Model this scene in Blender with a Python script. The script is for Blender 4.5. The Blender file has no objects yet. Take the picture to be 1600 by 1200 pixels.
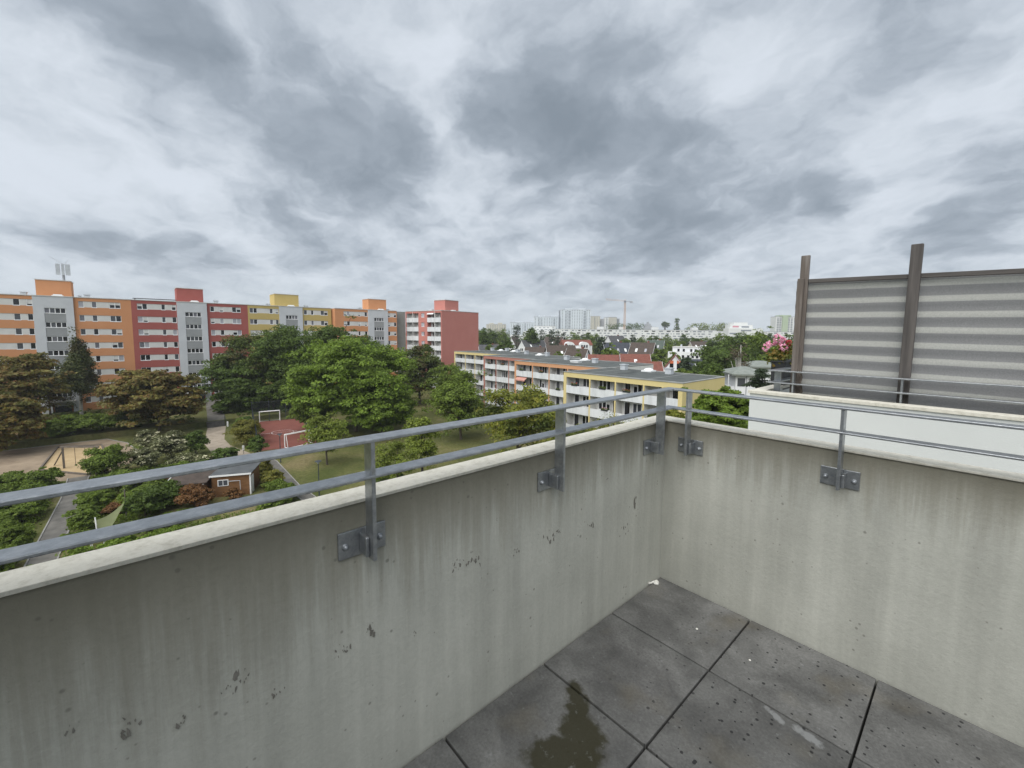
import bpy, math, random
import numpy as np
from mathutils import Vector, Matrix

R = math.radians
G = -16.6                                   # street level, the terrace floor is z = 0
scene = bpy.context.scene
COL = scene.collection
rnd = random.Random(7)

# ------------------------------------------------------------------ camera, world, sun, exposure
cam_d = bpy.data.cameras.new('camera')
cam = bpy.data.objects.new('camera', cam_d)
COL.objects.link(cam)
yaw, pitch, roll = 0.82085, 0.0868, 0.00951
fw = Vector((-math.sin(yaw) * math.cos(pitch), math.cos(yaw) * math.cos(pitch), -math.sin(pitch)))
rt0 = Vector((math.cos(yaw), math.sin(yaw), 0))
up0 = rt0.cross(fw)
rt = rt0 * math.cos(roll) + up0 * math.sin(roll)
up = up0 * math.cos(roll) - rt0 * math.sin(roll)
cam.matrix_world = Matrix(((rt.x, up.x, -fw.x, 1.21597), (rt.y, up.y, -fw.y, -2.2328),
                           (rt.z, up.z, -fw.z, 1.43633), (0, 0, 0, 1)))
cam_d.sensor_width = 36
cam_d.lens = 36 * 662.9 / 1600
cam_d.shift_x = -22.63 / 1600
cam_d.shift_y = -22.76 / 1600
cam_d.clip_start = 0.05
cam_d.clip_end = 9000
scene.camera = cam

scene.view_settings.view_transform = 'Standard'
scene.view_settings.look = 'None'
scene.view_settings.gamma = 1
scene.view_settings.use_curve_mapping = False
scene.view_settings.exposure = 1.45

SUN_DIR = Vector((0.22, -0.62, 0.85)).normalized()     # towards the brightest part of the cloud cover
sun_el = math.asin(SUN_DIR.z)
sun_az = math.atan2(SUN_DIR.x, SUN_DIR.y)
sd = bpy.data.lights.new('sun', 'SUN')
sd.energy = 1.5
sd.angle = R(70)
sd.color = (1.0, 0.975, 0.94)
so = bpy.data.objects.new('sun', sd)
so.rotation_euler = (-SUN_DIR).to_track_quat('-Z', 'Y').to_euler()
COL.objects.link(so)

world = bpy.data.worlds.new('World')
scene.world = world
world.use_nodes = True
NT = world.node_tree
NT.nodes.clear()


def nd(nt, typ, **kw):
    n = nt.nodes.new(typ)
    for k, v in kw.items():
        if k == 'inp':
            for kk, vv in v.items():
                n.inputs[kk].default_value = vv
        else:
            setattr(n, k, v)
    return n


def build_sky():
    L = NT.links.new
    tc = nd(NT, 'ShaderNodeTexCoord')
    sep = nd(NT, 'ShaderNodeSeparateXYZ')
    L(tc.outputs['Generated'], sep.inputs[0])
    zc = nd(NT, 'ShaderNodeMath', operation='MAXIMUM', inp={1: 0.0})
    L(sep.outputs['Z'], zc.inputs[0])
    za = nd(NT, 'ShaderNodeMath', operation='ADD', inp={1: 0.3})
    L(zc.outputs[0], za.inputs[0])
    dx = nd(NT, 'ShaderNodeMath', operation='DIVIDE')
    dy = nd(NT, 'ShaderNodeMath', operation='DIVIDE')
    L(sep.outputs['X'], dx.inputs[0]); L(za.outputs[0], dx.inputs[1])
    L(sep.outputs['Y'], dy.inputs[0]); L(za.outputs[0], dy.inputs[1])
    uv = nd(NT, 'ShaderNodeCombineXYZ')
    L(dx.outputs[0], uv.inputs[0]); L(dy.outputs[0], uv.inputs[1])
    # ragged cloud edges: the layer's coordinates are warped by two sizes of noise
    w1 = nd(NT, 'ShaderNodeTexNoise', inp={'Scale': 3.2, 'Detail': 7.0, 'Roughness': 0.56})
    L(uv.outputs[0], w1.inputs['Vector'])
    s1 = nd(NT, 'ShaderNodeVectorMath', operation='SUBTRACT', inp={1: (0.5, 0.5, 0.5)})
    L(w1.outputs['Color'], s1.inputs[0])
    m1 = nd(NT, 'ShaderNodeVectorMath', operation='MULTIPLY', inp={1: (0.34, 0.34, 0.0)})
    L(s1.outputs[0], m1.inputs[0])
    wuv = nd(NT, 'ShaderNodeVectorMath', operation='ADD')
    L(uv.outputs[0], wuv.inputs[0]); L(m1.outputs[0], wuv.inputs[1])
    mp = nd(NT, 'ShaderNodeMapping', vector_type='TEXTURE')
    mp.inputs['Rotation'].default_value = (0, 0, R(158))
    mp.inputs['Scale'].default_value = (1.12, 0.92, 1)
    L(wuv.outputs[0], mp.inputs[0])
    n1 = nd(NT, 'ShaderNodeTexNoise', inp={'Scale': 2.6, 'Detail': 8.0, 'Roughness': 0.55})
    L(mp.outputs[0], n1.inputs['Vector'])
    n2 = nd(NT, 'ShaderNodeTexNoise', inp={'Scale': 7.0, 'Detail': 8.0, 'Roughness': 0.58})
    L(mp.outputs[0], n2.inputs['Vector'])
    a1 = nd(NT, 'ShaderNodeMath', operation='MULTIPLY_ADD', inp={1: 1.75, 2: -0.62})
    L(n1.outputs['Fac'], a1.inputs[0])
    a2 = nd(NT, 'ShaderNodeMath', operation='MULTIPLY_ADD', inp={1: 0.95})
    L(n2.outputs['Fac'], a2.inputs[0]); L(a1.outputs[0], a2.inputs[2])
    cur = nd(NT, 'ShaderNodeMath', operation='ADD', inp={1: -0.31})
    L(a2.outputs[0], cur.inputs[0])
    # the individual cloud banks of this sky: (u, v, half length, half width, angle, darkness) on the cloud layer
    for (cu, cv, ra, rb, ang, amp) in (
            (-1.20, 0.07, 0.23, 0.18, 129, 0.8),
            (-1.25, 0.43, 0.61, 0.29, 139, 0.55),
            (-1.47, 0.63, 0.29, 0.34, 63, 0.35),
            (-0.82, 0.94, 0.38, 0.37, 2, 0.8),
            (-1.02, 0.96, 0.32, 0.26, 37, 0.35),
            (-0.76, 1.52, 0.54, 0.49, -23, 0.62),
            (-1.19, 1.52, 0.53, 0.39, 30, 0.3),
            (-2.24, 0.07, 0.33, 0.28, 87, 0.5),
            (-1.85, 0.40, 0.29, 0.31, 73, 0.38),
            (-0.37, 1.72, 0.12, 0.17, 11, 0.55),
            (-0.04, 1.81, 0.17, 0.29, 5, 0.55),
            (-0.04, 2.16, 0.21, 0.33, 3, 0.45),
            (-0.16, 1.17, 0.14, 0.16, 28, 0.32),
            (-0.38, 0.92, 0.12, 0.09, 23, 0.25),
            (-1.74, -0.10, 0.39, 0.49, 134, -0.42),
            (-1.88, 0.19, 0.23, 0.29, 94, -0.35),
            (-0.96, 0.60, 0.31, 0.11, 144, -0.5),
            (-0.40, 1.13, 0.23, 0.17, -28, -0.42),
            (-0.24, 1.55, 0.19, 0.15, 15, -0.35),
            (-1.97, 0.78, 0.46, 0.31, 61, 0.32),
            (-1.22, 1.92, 0.78, 0.30, 28, 0.25),
            (-1.41, 1.12, 0.32, 0.24, 46, -0.2),
            (-2.31, 0.66, 0.58, 0.24, 63, -0.25),
            (1.0, -0.7, 0.7, 0.4, 30, 0.5), (-0.1, -1.2, 0.8, 0.4, 170, 0.45), (1.4, 0.9, 0.7, 0.4, 60, 0.5), (0.3, 0.2, 0.5, 0.3, 20, 0.3)):
        mm = nd(NT, 'ShaderNodeMapping', vector_type='TEXTURE')
        mm.inputs['Location'].default_value = (cu, cv, 0)
        mm.inputs['Rotation'].default_value = (0, 0, R(ang))
        mm.inputs['Scale'].default_value = (ra, rb, 1)
        L(wuv.outputs[0], mm.inputs[0])
        gr = nd(NT, 'ShaderNodeTexGradient', gradient_type='SPHERICAL')
        L(mm.outputs[0], gr.inputs[0])
        ad = nd(NT, 'ShaderNodeMath', operation='MULTIPLY_ADD', inp={1: amp * 0.9})
        L(gr.outputs['Fac'], ad.inputs[0]); L(cur.outputs[0], ad.inputs[2])
        cur = ad
    ramp = nd(NT, 'ShaderNodeValToRGB')
    cr = ramp.color_ramp
    cr.interpolation = 'B_SPLINE'
    cr.elements[0].position = 0.0; cr.elements[0].color = (0.266, 0.287, 0.316, 1)
    cr.elements[1].position = 1.0; cr.elements[1].color = (0.080, 0.096, 0.114, 1)
    e = cr.elements.new(0.17); e.color = (0.248, 0.269, 0.294, 1)
    e = cr.elements.new(0.36); e.color = (0.200, 0.222, 0.248, 1)
    e = cr.elements.new(0.58); e.color = (0.136, 0.156, 0.180, 1)
    sca = nd(NT, 'ShaderNodeMath', operation='MULTIPLY', inp={1: 0.74})
    L(cur.outputs[0], sca.inputs[0])
    cur = sca
    L(cur.outputs[0], ramp.inputs[0])
    # towards the horizon the layer is seen edge on and evens out
    hz = nd(NT, 'ShaderNodeMapRange', inp={1: 0.0, 2: 0.11, 3: 0.75, 4: 0.0})
    L(sep.outputs['Z'], hz.inputs[0])
    hm = nd(NT, 'ShaderNodeMix', data_type='RGBA')
    hm.inputs[7].default_value = (0.226, 0.250, 0.272, 1)
    L(hz.outputs[0], hm.inputs[0]); L(ramp.outputs[0], hm.inputs[6])
    sky = nd(NT, 'ShaderNodeTexSky', sky_type='NISHITA')
    sky.sun_disc = False
    sky.sun_elevation = sun_el
    sky.sun_rotation = sun_az
    b1 = nd(NT, 'ShaderNodeBackground', inp={'Strength': 0.05})
    L(sky.outputs[0], b1.inputs[0])
    b2 = nd(NT, 'ShaderNodeBackground', inp={'Strength': 1.0})
    L(hm.outputs[2], b2.inputs[0])
    mx = nd(NT, 'ShaderNodeMixShader', inp={0: 0.97})
    L(b1.outputs[0], mx.inputs[1]); L(b2.outputs[0], mx.inputs[2])
    out = nd(NT, 'ShaderNodeOutputWorld')
    L(mx.outputs[0], out.inputs[0])


build_sky()

# ------------------------------------------------------------------ materials
MATS = {}


def newmat(name):
    m = bpy.data.materials.new(name)
    m.use_nodes = True
    nt = m.node_tree
    b = nt.nodes['Principled BSDF']
    return m, nt, b


def noisy(name, c1, c2, scale=4.0, rough=0.8, bump=0.0, detail=6.0, stretch=(1, 1, 1), c3=None, metallic=0.0,
          nrough=0.6, objrand=0.0, spec=0.35, bscale=None):
    """two or three tones of one surface mixed by noise in world space"""
    if name in MATS:
        return MATS[name]
    m, nt, b = newmat(name)
    L = nt.links.new
    ge = nd(nt, 'ShaderNodeNewGeometry')
    mp = nd(nt, 'ShaderNodeMapping')
    mp.inputs['Scale'].default_value = stretch
    L(ge.outputs['Position'], mp.inputs[0])
    n = nd(nt, 'ShaderNodeTexNoise', inp={'Scale': scale, 'Detail': detail, 'Roughness': nrough})
    L(mp.outputs[0], n.inputs['Vector'])
    r = nd(nt, 'ShaderNodeValToRGB')
    r.color_ramp.elements[0].position = 0.32; r.color_ramp.elements[0].color = (*c1, 1)
    r.color_ramp.elements[1].position = 0.68; r.color_ramp.elements[1].color = (*c2, 1)
    if c3:
        e = r.color_ramp.elements.new(0.5); e.color = (*c3, 1)
    L(n.outputs['Fac'], r.inputs[0])
    col = r.outputs[0]
    if objrand:
        oi = nd(nt, 'ShaderNodeObjectInfo')
        mr = nd(nt, 'ShaderNodeMapRange', inp={3: 1 - objrand, 4: 1 + objrand})
        L(oi.outputs['Random'], mr.inputs[0])
        mu = nd(nt, 'ShaderNodeVectorMath', operation='SCALE')
        L(col, mu.inputs[0]); L(mr.outputs[0], mu.inputs['Scale'])
        col = mu.outputs[0]
    L(col, b.inputs['Base Color'])
    b.inputs['Roughness'].default_value = rough
    b.inputs['Metallic'].default_value = metallic
    b.inputs['Specular IOR Level'].default_value = spec
    if bump:
        nb = n
        if bscale:
            nb = nd(nt, 'ShaderNodeTexNoise', inp={'Scale': bscale, 'Detail': 8.0, 'Roughness': 0.65})
            L(mp.outputs[0], nb.inputs['Vector'])
        bp = nd(nt, 'ShaderNodeBump', inp={'Strength': 0.6, 'Distance': bump})
        L(nb.outputs['Fac'], bp.inputs['Height']); L(bp.outputs[0], b.inputs['Normal'])
    MATS[name] = m
    return m


def leafmat(name, cols, trans=0.25, patch=None):
    """leaf tones picked leaf by leaf; patch adds branches of another tone"""
    m, nt, b = newmat(name)
    L = nt.links.new
    ge = nd(nt, 'ShaderNodeNewGeometry')
    r = nd(nt, 'ShaderNodeValToRGB')
    r.color_ramp.elements[0].color = (*cols[0], 1)
    r.color_ramp.elements[1].color = (*cols[-1], 1)
    for i, c in enumerate(cols[1:-1]):
        e = r.color_ramp.elements.new((i + 1) / (len(cols) - 1)); e.color = (*c, 1)
    L(ge.outputs['Random Per Island'], r.inputs[0])
    col = r.outputs[0]
    n = nd(nt, 'ShaderNodeTexNoise', inp={'Scale': 0.35, 'Detail': 3.0})
    L(ge.outputs['Position'], n.inputs['Vector'])
    mr = nd(nt, 'ShaderNodeMapRange', inp={1: 0.35, 2: 0.65, 3: 0.80, 4: 1.22})
    L(n.outputs['Fac'], mr.inputs[0])
    sc = nd(nt, 'ShaderNodeVectorMath', operation='SCALE')
    L(col, sc.inputs[0]); L(mr.outputs[0], sc.inputs['Scale'])
    col = sc.outputs[0]
    if patch:
        n2 = nd(nt, 'ShaderNodeTexNoise', inp={'Scale': 0.28, 'Detail': 4.0})
        L(ge.outputs['Position'], n2.inputs['Vector'])
        r2 = nd(nt, 'ShaderNodeMapRange', inp={1: 0.50, 2: 0.62, 3: 0.0, 4: 0.8})
        L(n2.outputs['Fac'], r2.inputs[0])
        mx = nd(nt, 'ShaderNodeMix', data_type='RGBA')
        mx.inputs[7].default_value = (*patch, 1)
        L(r2.outputs[0], mx.inputs[0]); L(col, mx.inputs[6])
        col = mx.outputs[2]
    L(col, b.inputs['Base Color'])
    b.inputs['Roughness'].default_value = 0.6
    b.inputs['Specular IOR Level'].default_value = 0.3
    tr = nd(nt, 'ShaderNodeBsdfTranslucent')
    L(col, tr.inputs[0])
    mix = nd(nt, 'ShaderNodeMixShader', inp={0: trans})
    L(b.outputs[0], mix.inputs[1]); L(tr.outputs[0], mix.inputs[2])
    L(mix.outputs[0], nt.nodes['Material Output'].inputs[0])
    MATS[name] = m
    return m


def glass(name, c, rough=0.08):
    m, nt, b = newmat(name)
    b.inputs['Base Color'].default_value = (*c, 1)
    b.inputs['Roughness'].default_value = rough
    b.inputs['Specular IOR Level'].default_value = 0.5
    MATS[name] = m
    return m


M = MATS
for nme, c in (('glass_dark', (0.012, 0.013, 0.016)), ('glass_grey', (0.07, 0.075, 0.085)),
               ('glass_mid', (0.14, 0.14, 0.16)), ('glass_curtain', (0.36, 0.36, 0.39))):
    glass(nme, c)
noisy('render_orange', (0.53, 0.245, 0.115), (0.565, 0.27, 0.132), 0.5, 0.9)
noisy('render_red', (0.315, 0.09, 0.076), (0.345, 0.102, 0.088), 0.5, 0.9)
noisy('render_salmon', (0.47, 0.185, 0.155), (0.5, 0.205, 0.172), 0.35, 0.9)
noisy('render_yellow', (0.47, 0.36, 0.13), (0.505, 0.39, 0.15), 0.5, 0.9)
noisy('render_pale_yellow', (0.6, 0.5, 0.235), (0.645, 0.54, 0.265), 0.4, 0.9)
noisy('render_soft_red', (0.37, 0.165, 0.13), (0.41, 0.185, 0.148), 0.5, 0.9)
noisy('render_soft_orange', (0.53, 0.275, 0.14), (0.57, 0.305, 0.165), 0.5, 0.9)
noisy('render_grey', (0.50, 0.52, 0.545), (0.56, 0.58, 0.60), 0.5, 0.9)
noisy('render_darkgrey', (0.27, 0.28, 0.285), (0.31, 0.32, 0.325), 0.5, 0.9)
noisy('render_shadegrey', (0.20, 0.205, 0.19), (0.24, 0.245, 0.23), 0.5, 0.9)
noisy('panel_white', (0.56, 0.56, 0.54), (0.64, 0.64, 0.62), 0.8, 0.8)
noisy('balustrade_white', (0.54, 0.56, 0.57), (0.70, 0.72, 0.73), 1.3, 0.8, stretch=(1, 1, 0.25), c3=(0.64, 0.66, 0.67))
noisy('frame_white', (0.74, 0.75, 0.75), (0.80, 0.80, 0.80), 1.0, 0.5)
noisy('coping_pale', (0.50, 0.49, 0.46), (0.60, 0.59, 0.56), 0.6, 0.7)
noisy('bitumen', (0.042, 0.048, 0.047), (0.074, 0.08, 0.077), 0.35, 0.85, c3=(0.09, 0.10, 0.096), bump=0.01)
noisy('bitumen_seam', (0.085, 0.092, 0.09), (0.13, 0.135, 0.13), 0.5, 0.8)
noisy('bitumen_edge', (0.22, 0.23, 0.22), (0.32, 0.32, 0.31), 0.8, 0.8)
noisy('zinc', (0.42, 0.45, 0.48), (0.52, 0.55, 0.58), 2.0, 0.5)
noisy('dome_white', (0.72, 0.74, 0.74), (0.80, 0.81, 0.81), 2.0, 0.35)
noisy('bark', (0.05, 0.04, 0.03), (0.10, 0.085, 0.065), 6.0, 0.9)
noisy('bark_pale', (0.38, 0.36, 0.32), (0.52, 0.50, 0.46), 3.0, 0.9)
noisy('steel_dark', (0.030, 0.036, 0.045), (0.05, 0.058, 0.07), 3.0, 0.55)
noisy('white_paint', (0.72, 0.72, 0.71), (0.80, 0.80, 0.79), 2.0, 0.5)
noisy('black_rubber', (0.015, 0.015, 0.016), (0.03, 0.03, 0.03), 3.0, 0.8)
noisy('wall_white', (0.66, 0.67, 0.68), (0.76, 0.77, 0.78), 0.4, 0.85)
noisy('wall_cream', (0.50, 0.47, 0.38), (0.58, 0.55, 0.46), 0.4, 0.85)
noisy('tiles_brown', (0.050, 0.038, 0.032), (0.085, 0.064, 0.052), 1.3, 0.8)
noisy('tiles_grey', (0.048, 0.050, 0.054), (0.085, 0.085, 0.088), 1.3, 0.8)
noisy('tiles_slate', (0.030, 0.034, 0.045), (0.052, 0.058, 0.072), 1.3, 0.7)
noisy('tiles_red', (0.13, 0.045, 0.032), (0.20, 0.075, 0.055), 1.6, 0.8)
noisy('tiles_green', (0.055, 0.075, 0.062), (0.085, 0.105, 0.088), 1.3, 0.8)
noisy('tiles_greygreen', (0.17, 0.19, 0.17), (0.24, 0.26, 0.235), 1.3, 0.8)
noisy('wood_orange', (0.32, 0.135, 0.045), (0.40, 0.18, 0.07), 1.0, 0.8)
noisy('tower_blue', (0.52, 0.57, 0.62), (0.60, 0.65, 0.69), 0.05, 0.8)
noisy('tower_white', (0.60, 0.61, 0.60), (0.68, 0.69, 0.68), 0.05, 0.8)
noisy('tower_sand', (0.46, 0.44, 0.36), (0.54, 0.51, 0.42), 0.05, 0.8)
noisy('tower_green', (0.34, 0.42, 0.29), (0.4, 0.47, 0.34), 0.05, 0.8)
noisy('tower_band', (0.16, 0.18, 0.21), (0.22, 0.24, 0.27), 0.05, 0.6)
noisy('tower_grey', (0.30, 0.31, 0.33), (0.36, 0.37, 0.39), 0.05, 0.8)
noisy('crane_paint', (0.48, 0.33, 0.25), (0.54, 0.39, 0.3), 0.2, 0.6)
noisy('banner_pink', (0.48, 0.20, 0.24), (0.55, 0.25, 0.29), 0.3, 0.8)


def ground_mat():
    m, nt, b = newmat('lawn')
    L = nt.links.new
    ge = nd(nt, 'ShaderNodeNewGeometry')
    n1 = nd(nt, 'ShaderNodeTexNoise', inp={'Scale': 0.12, 'Detail': 6.0, 'Roughness': 0.6})
    n2 = nd(nt, 'ShaderNodeTexNoise', inp={'Scale': 2.6, 'Detail': 8.0, 'Roughness': 0.7})
    L(ge.outputs['Position'], n1.inputs['Vector']); L(ge.outputs['Position'], n2.inputs['Vector'])
    r1 = nd(nt, 'ShaderNodeValToRGB')
    cr = r1.color_ramp
    cr.elements[0].position = 0.34; cr.elements[0].color = (0.072, 0.086, 0.026, 1)
    cr.elements[1].position = 0.70; cr.elements[1].color = (0.185, 0.155, 0.078, 1)
    e = cr.elements.new(0.54); e.color = (0.122, 0.124, 0.045, 1)
    L(n1.outputs['Fac'], r1.inputs[0])
    mr = nd(nt, 'ShaderNodeMapRange', inp={1: 0.3, 2: 0.7, 3: 0.65, 4: 1.3})
    L(n2.outputs['Fac'], mr.inputs[0])
    sc = nd(nt, 'ShaderNodeVectorMath', operation='SCALE')
    L(r1.outputs[0], sc.inputs[0]); L(mr.outputs[0], sc.inputs['Scale'])
    L(sc.outputs[0], b.inputs['Base Color'])
    b.inputs['Roughness'].default_value = 0.95
    b.inputs['Specular IOR Level'].default_value = 0.1
    bp = nd(nt, 'ShaderNodeBump', inp={'Strength': 0.8, 'Distance': 0.15})
    L(n2.outputs['Fac'], bp.inputs['Height']); L(bp.outputs[0], b.inputs['Normal'])
    MATS['lawn'] = m


ground_mat()
noisy('step_stone', (0.055, 0.052, 0.048), (0.10, 0.095, 0.086), 2.0, 0.9)
noisy('gravel_path', (0.24, 0.20, 0.155), (0.36, 0.30, 0.24), 0.9, 0.95, c3=(0.30, 0.255, 0.20))
noisy('playground_earth', (0.19, 0.145, 0.1), (0.3, 0.235, 0.165), 0.5, 0.95, c3=(0.245, 0.19, 0.132))
noisy('sand', (0.36, 0.26, 0.14), (0.44, 0.33, 0.19), 0.8, 0.95)
noisy('paving_grey', (0.1, 0.096, 0.086), (0.165, 0.156, 0.14), 1.2, 0.9)
noisy('court_red', (0.165, 0.055, 0.042), (0.205, 0.072, 0.055), 0.6, 0.9)
noisy('timber', (0.10, 0.085, 0.07), (0.16, 0.135, 0.11), 3.0, 0.85)
noisy('hut_wood', (0.14, 0.068, 0.026), (0.2, 0.1, 0.04), 2.0, 0.7, stretch=(1, 1, 4))
noisy('hut_roof', (0.06, 0.066, 0.07), (0.105, 0.112, 0.116), 0.9, 0.7)
noisy('hut_roof_brown', (0.045, 0.034, 0.028), (0.085, 0.065, 0.052), 1.5, 0.8)
noisy('sail_olive', (0.10, 0.115, 0.05), (0.14, 0.155, 0.068), 1.0, 0.7)

leafmat('leaf_chestnut', [(0.129, 0.078, 0.022), (0.184, 0.120, 0.032), (0.163, 0.151, 0.037), (0.226, 0.204, 0.054)], 0.38, (0.098, 0.108, 0.024))
leafmat('leaf_dark', [(0.053, 0.086, 0.015), (0.086, 0.135, 0.022), (0.128, 0.188, 0.034)], 0.38)
leafmat('leaf_dark_brown', [(0.060, 0.083, 0.015), (0.092, 0.130, 0.022), (0.130, 0.171, 0.031)], 0.38, (0.105, 0.064, 0.028))
leafmat('leaf_mid', [(0.088, 0.126, 0.018), (0.134, 0.191, 0.026), (0.188, 0.258, 0.036)], 0.38)
leafmat('leaf_bright', [(0.098, 0.150, 0.017), (0.148, 0.227, 0.025), (0.212, 0.300, 0.038)], 0.38)
leafmat('leaf_yellow', [(0.127, 0.157, 0.020), (0.198, 0.218, 0.029), (0.276, 0.260, 0.040)], 0.38, (0.070, 0.105, 0.020))
leafmat('leaf_sapling', [(0.128, 0.171, 0.023), (0.187, 0.237, 0.035), (0.231, 0.275, 0.044)], 0.38)
leafmat('leaf_birch', [(0.060, 0.081, 0.025), (0.092, 0.117, 0.034), (0.129, 0.134, 0.043)], 0.38, (0.080, 0.064, 0.027))
leafmat('leaf_conifer', [(0.021, 0.036, 0.017), (0.035, 0.057, 0.025), (0.049, 0.073, 0.031)], 0.1)
leafmat('leaf_sparse', [(0.080, 0.060, 0.036), (0.112, 0.086, 0.050), (0.086, 0.088, 0.038)], 0.2)
leafmat('leaf_shrub', [(0.077, 0.121, 0.015), (0.123, 0.177, 0.023), (0.176, 0.240, 0.032)], 0.38)
leafmat('leaf_gold', [(0.106, 0.115, 0.020), (0.163, 0.160, 0.027), (0.213, 0.194, 0.037)], 0.38)
leafmat('leaf_maple', [(0.105, 0.048, 0.017), (0.150, 0.072, 0.024), (0.190, 0.102, 0.034)], 0.3)
leafmat('leaf_cream', [(0.076, 0.083, 0.029), (0.100, 0.111, 0.040), (0.128, 0.136, 0.058), (0.400, 0.408, 0.224)], 0.25)
leafmat('leaf_flower_cream', [(0.55, 0.53, 0.30), (0.66, 0.63, 0.42), (0.72, 0.70, 0.52)], 0.2)
leafmat('leaf_geranium', [(0.060, 0.085, 0.018), (0.105, 0.110, 0.022), (0.21, 0.13, 0.030), (0.080, 0.11, 0.022)], 0.25)
leafmat('petal_pink', [(0.78, 0.36, 0.50), (0.80, 0.50, 0.62), (0.82, 0.66, 0.73), (0.62, 0.12, 0.26)], 0.25)
leafmat('petal_red', [(0.42, 0.05, 0.07), (0.55, 0.10, 0.12)], 0.2)


# ------------------------------------------------------------------ near materials: concrete, slabs, steel, fabric, wood
def concrete_mat():
    m, nt, b = newmat('concrete')
    L = nt.links.new
    ge = nd(nt, 'ShaderNodeNewGeometry')
    sp = nd(nt, 'ShaderNodeSeparateXYZ')
    L(ge.outputs['Position'], sp.inputs[0])
    n1 = nd(nt, 'ShaderNodeTexNoise', inp={'Scale': 2.2, 'Detail': 8.0, 'Roughness': 0.62})
    L(ge.outputs['Position'], n1.inputs['Vector'])
    r1 = nd(nt, 'ShaderNodeValToRGB')
    r1.color_ramp.elements[0].position = 0.30; r1.color_ramp.elements[0].color = (0.362, 0.366, 0.326, 1)
    r1.color_ramp.elements[1].position = 0.72; r1.color_ramp.elements[1].color = (0.464, 0.468, 0.420, 1)
    L(n1.outputs['Fac'], r1.inputs[0])
    # rain runs: long vertical noise
    mp = nd(nt, 'ShaderNodeMapping'); mp.inputs['Scale'].default_value = (11, 11, 0.7)
    L(ge.outputs['Position'], mp.inputs[0])
    n2 = nd(nt, 'ShaderNodeTexNoise', inp={'Scale': 1.0, 'Detail': 6.0, 'Roughness': 0.6})
    L(mp.outputs[0], n2.inputs['Vector'])
    m2 = nd(nt, 'ShaderNodeMapRange', inp={1: 0.34, 2: 0.66, 3: 0.88, 4: 1.08})
    L(n2.outputs['Fac'], m2.inputs[0])
    s2 = nd(nt, 'ShaderNodeVectorMath', operation='SCALE')
    L(r1.outputs[0], s2.inputs[0]); L(m2.outputs[0], s2.inputs['Scale'])
    # algae and dirt hanging down from the coping, of uneven length
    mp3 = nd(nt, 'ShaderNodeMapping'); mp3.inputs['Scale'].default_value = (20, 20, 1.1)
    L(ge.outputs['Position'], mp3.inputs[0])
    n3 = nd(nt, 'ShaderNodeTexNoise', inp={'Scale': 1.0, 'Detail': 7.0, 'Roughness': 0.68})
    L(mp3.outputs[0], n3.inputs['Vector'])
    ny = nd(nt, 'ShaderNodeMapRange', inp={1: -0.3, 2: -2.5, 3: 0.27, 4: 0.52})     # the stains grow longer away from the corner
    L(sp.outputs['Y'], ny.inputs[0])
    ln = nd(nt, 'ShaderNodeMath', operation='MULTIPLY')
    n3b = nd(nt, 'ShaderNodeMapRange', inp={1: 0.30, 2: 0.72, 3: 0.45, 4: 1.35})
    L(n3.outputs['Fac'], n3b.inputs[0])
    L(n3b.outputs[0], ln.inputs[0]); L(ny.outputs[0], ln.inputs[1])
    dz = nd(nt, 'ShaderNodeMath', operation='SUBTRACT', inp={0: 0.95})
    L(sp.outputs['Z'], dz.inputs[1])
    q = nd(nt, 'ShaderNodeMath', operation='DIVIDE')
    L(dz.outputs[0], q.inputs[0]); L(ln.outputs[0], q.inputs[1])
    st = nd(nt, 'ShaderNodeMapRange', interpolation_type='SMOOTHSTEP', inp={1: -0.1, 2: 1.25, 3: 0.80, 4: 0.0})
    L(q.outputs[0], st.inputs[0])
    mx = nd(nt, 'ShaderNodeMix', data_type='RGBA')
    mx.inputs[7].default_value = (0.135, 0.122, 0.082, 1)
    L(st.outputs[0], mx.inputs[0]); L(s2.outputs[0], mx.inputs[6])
    # pores and small dark specks
    vo = nd(nt, 'ShaderNodeTexVoronoi', voronoi_dimensions='2D', inp={'Scale': 22.0, 'Randomness': 1.0})
    xy = nd(nt, 'ShaderNodeMath', operation='ADD')
    L(sp.outputs['X'], xy.inputs[0]); L(sp.outputs['Y'], xy.inputs[1])
    wz = nd(nt, 'ShaderNodeCombineXYZ')
    L(xy.outputs[0], wz.inputs[0]); L(sp.outputs['Z'], wz.inputs[1])
    L(wz.outputs[0], vo.inputs['Vector'])
    n4 = nd(nt, 'ShaderNodeTexNoise', inp={'Scale': 9.0, 'Detail': 3.0})
    L(ge.outputs['Position'], n4.inputs['Vector'])
    pr = nd(nt, 'ShaderNodeMapRange', inp={1: 0.52, 2: 0.72, 3: 0.0, 4: 0.20})
    L(n4.outputs['Fac'], pr.inputs[0])
    ps = nd(nt, 'ShaderNodeMath', operation='SUBTRACT')
    L(pr.outputs[0], ps.inputs[0]); L(vo.outputs['Distance'], ps.inputs[1])
    pm = nd(nt, 'ShaderNodeMapRange', inp={1: 0.0, 2: 0.08, 3: 0.0, 4: 0.5})
    L(ps.outputs[0], pm.inputs[0])
    mx2 = nd(nt, 'ShaderNodeMix', data_type='RGBA')
    mx2.inputs[7].default_value = (0.10, 0.095, 0.08, 1)
    L(pm.outputs[0], mx2.inputs[0]); L(mx.outputs[2], mx2.inputs[6])
    # fine grain
    n5 = nd(nt, 'ShaderNodeTexNoise', inp={'Scale': 60.0, 'Detail': 4.0, 'Roughness': 0.7})
    L(ge.outputs['Position'], n5.inputs['Vector'])
    m5 = nd(nt, 'ShaderNodeMapRange', inp={1: 0.3, 2: 0.7, 3: 0.95, 4: 1.05})
    L(n5.outputs['Fac'], m5.inputs[0])
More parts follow.
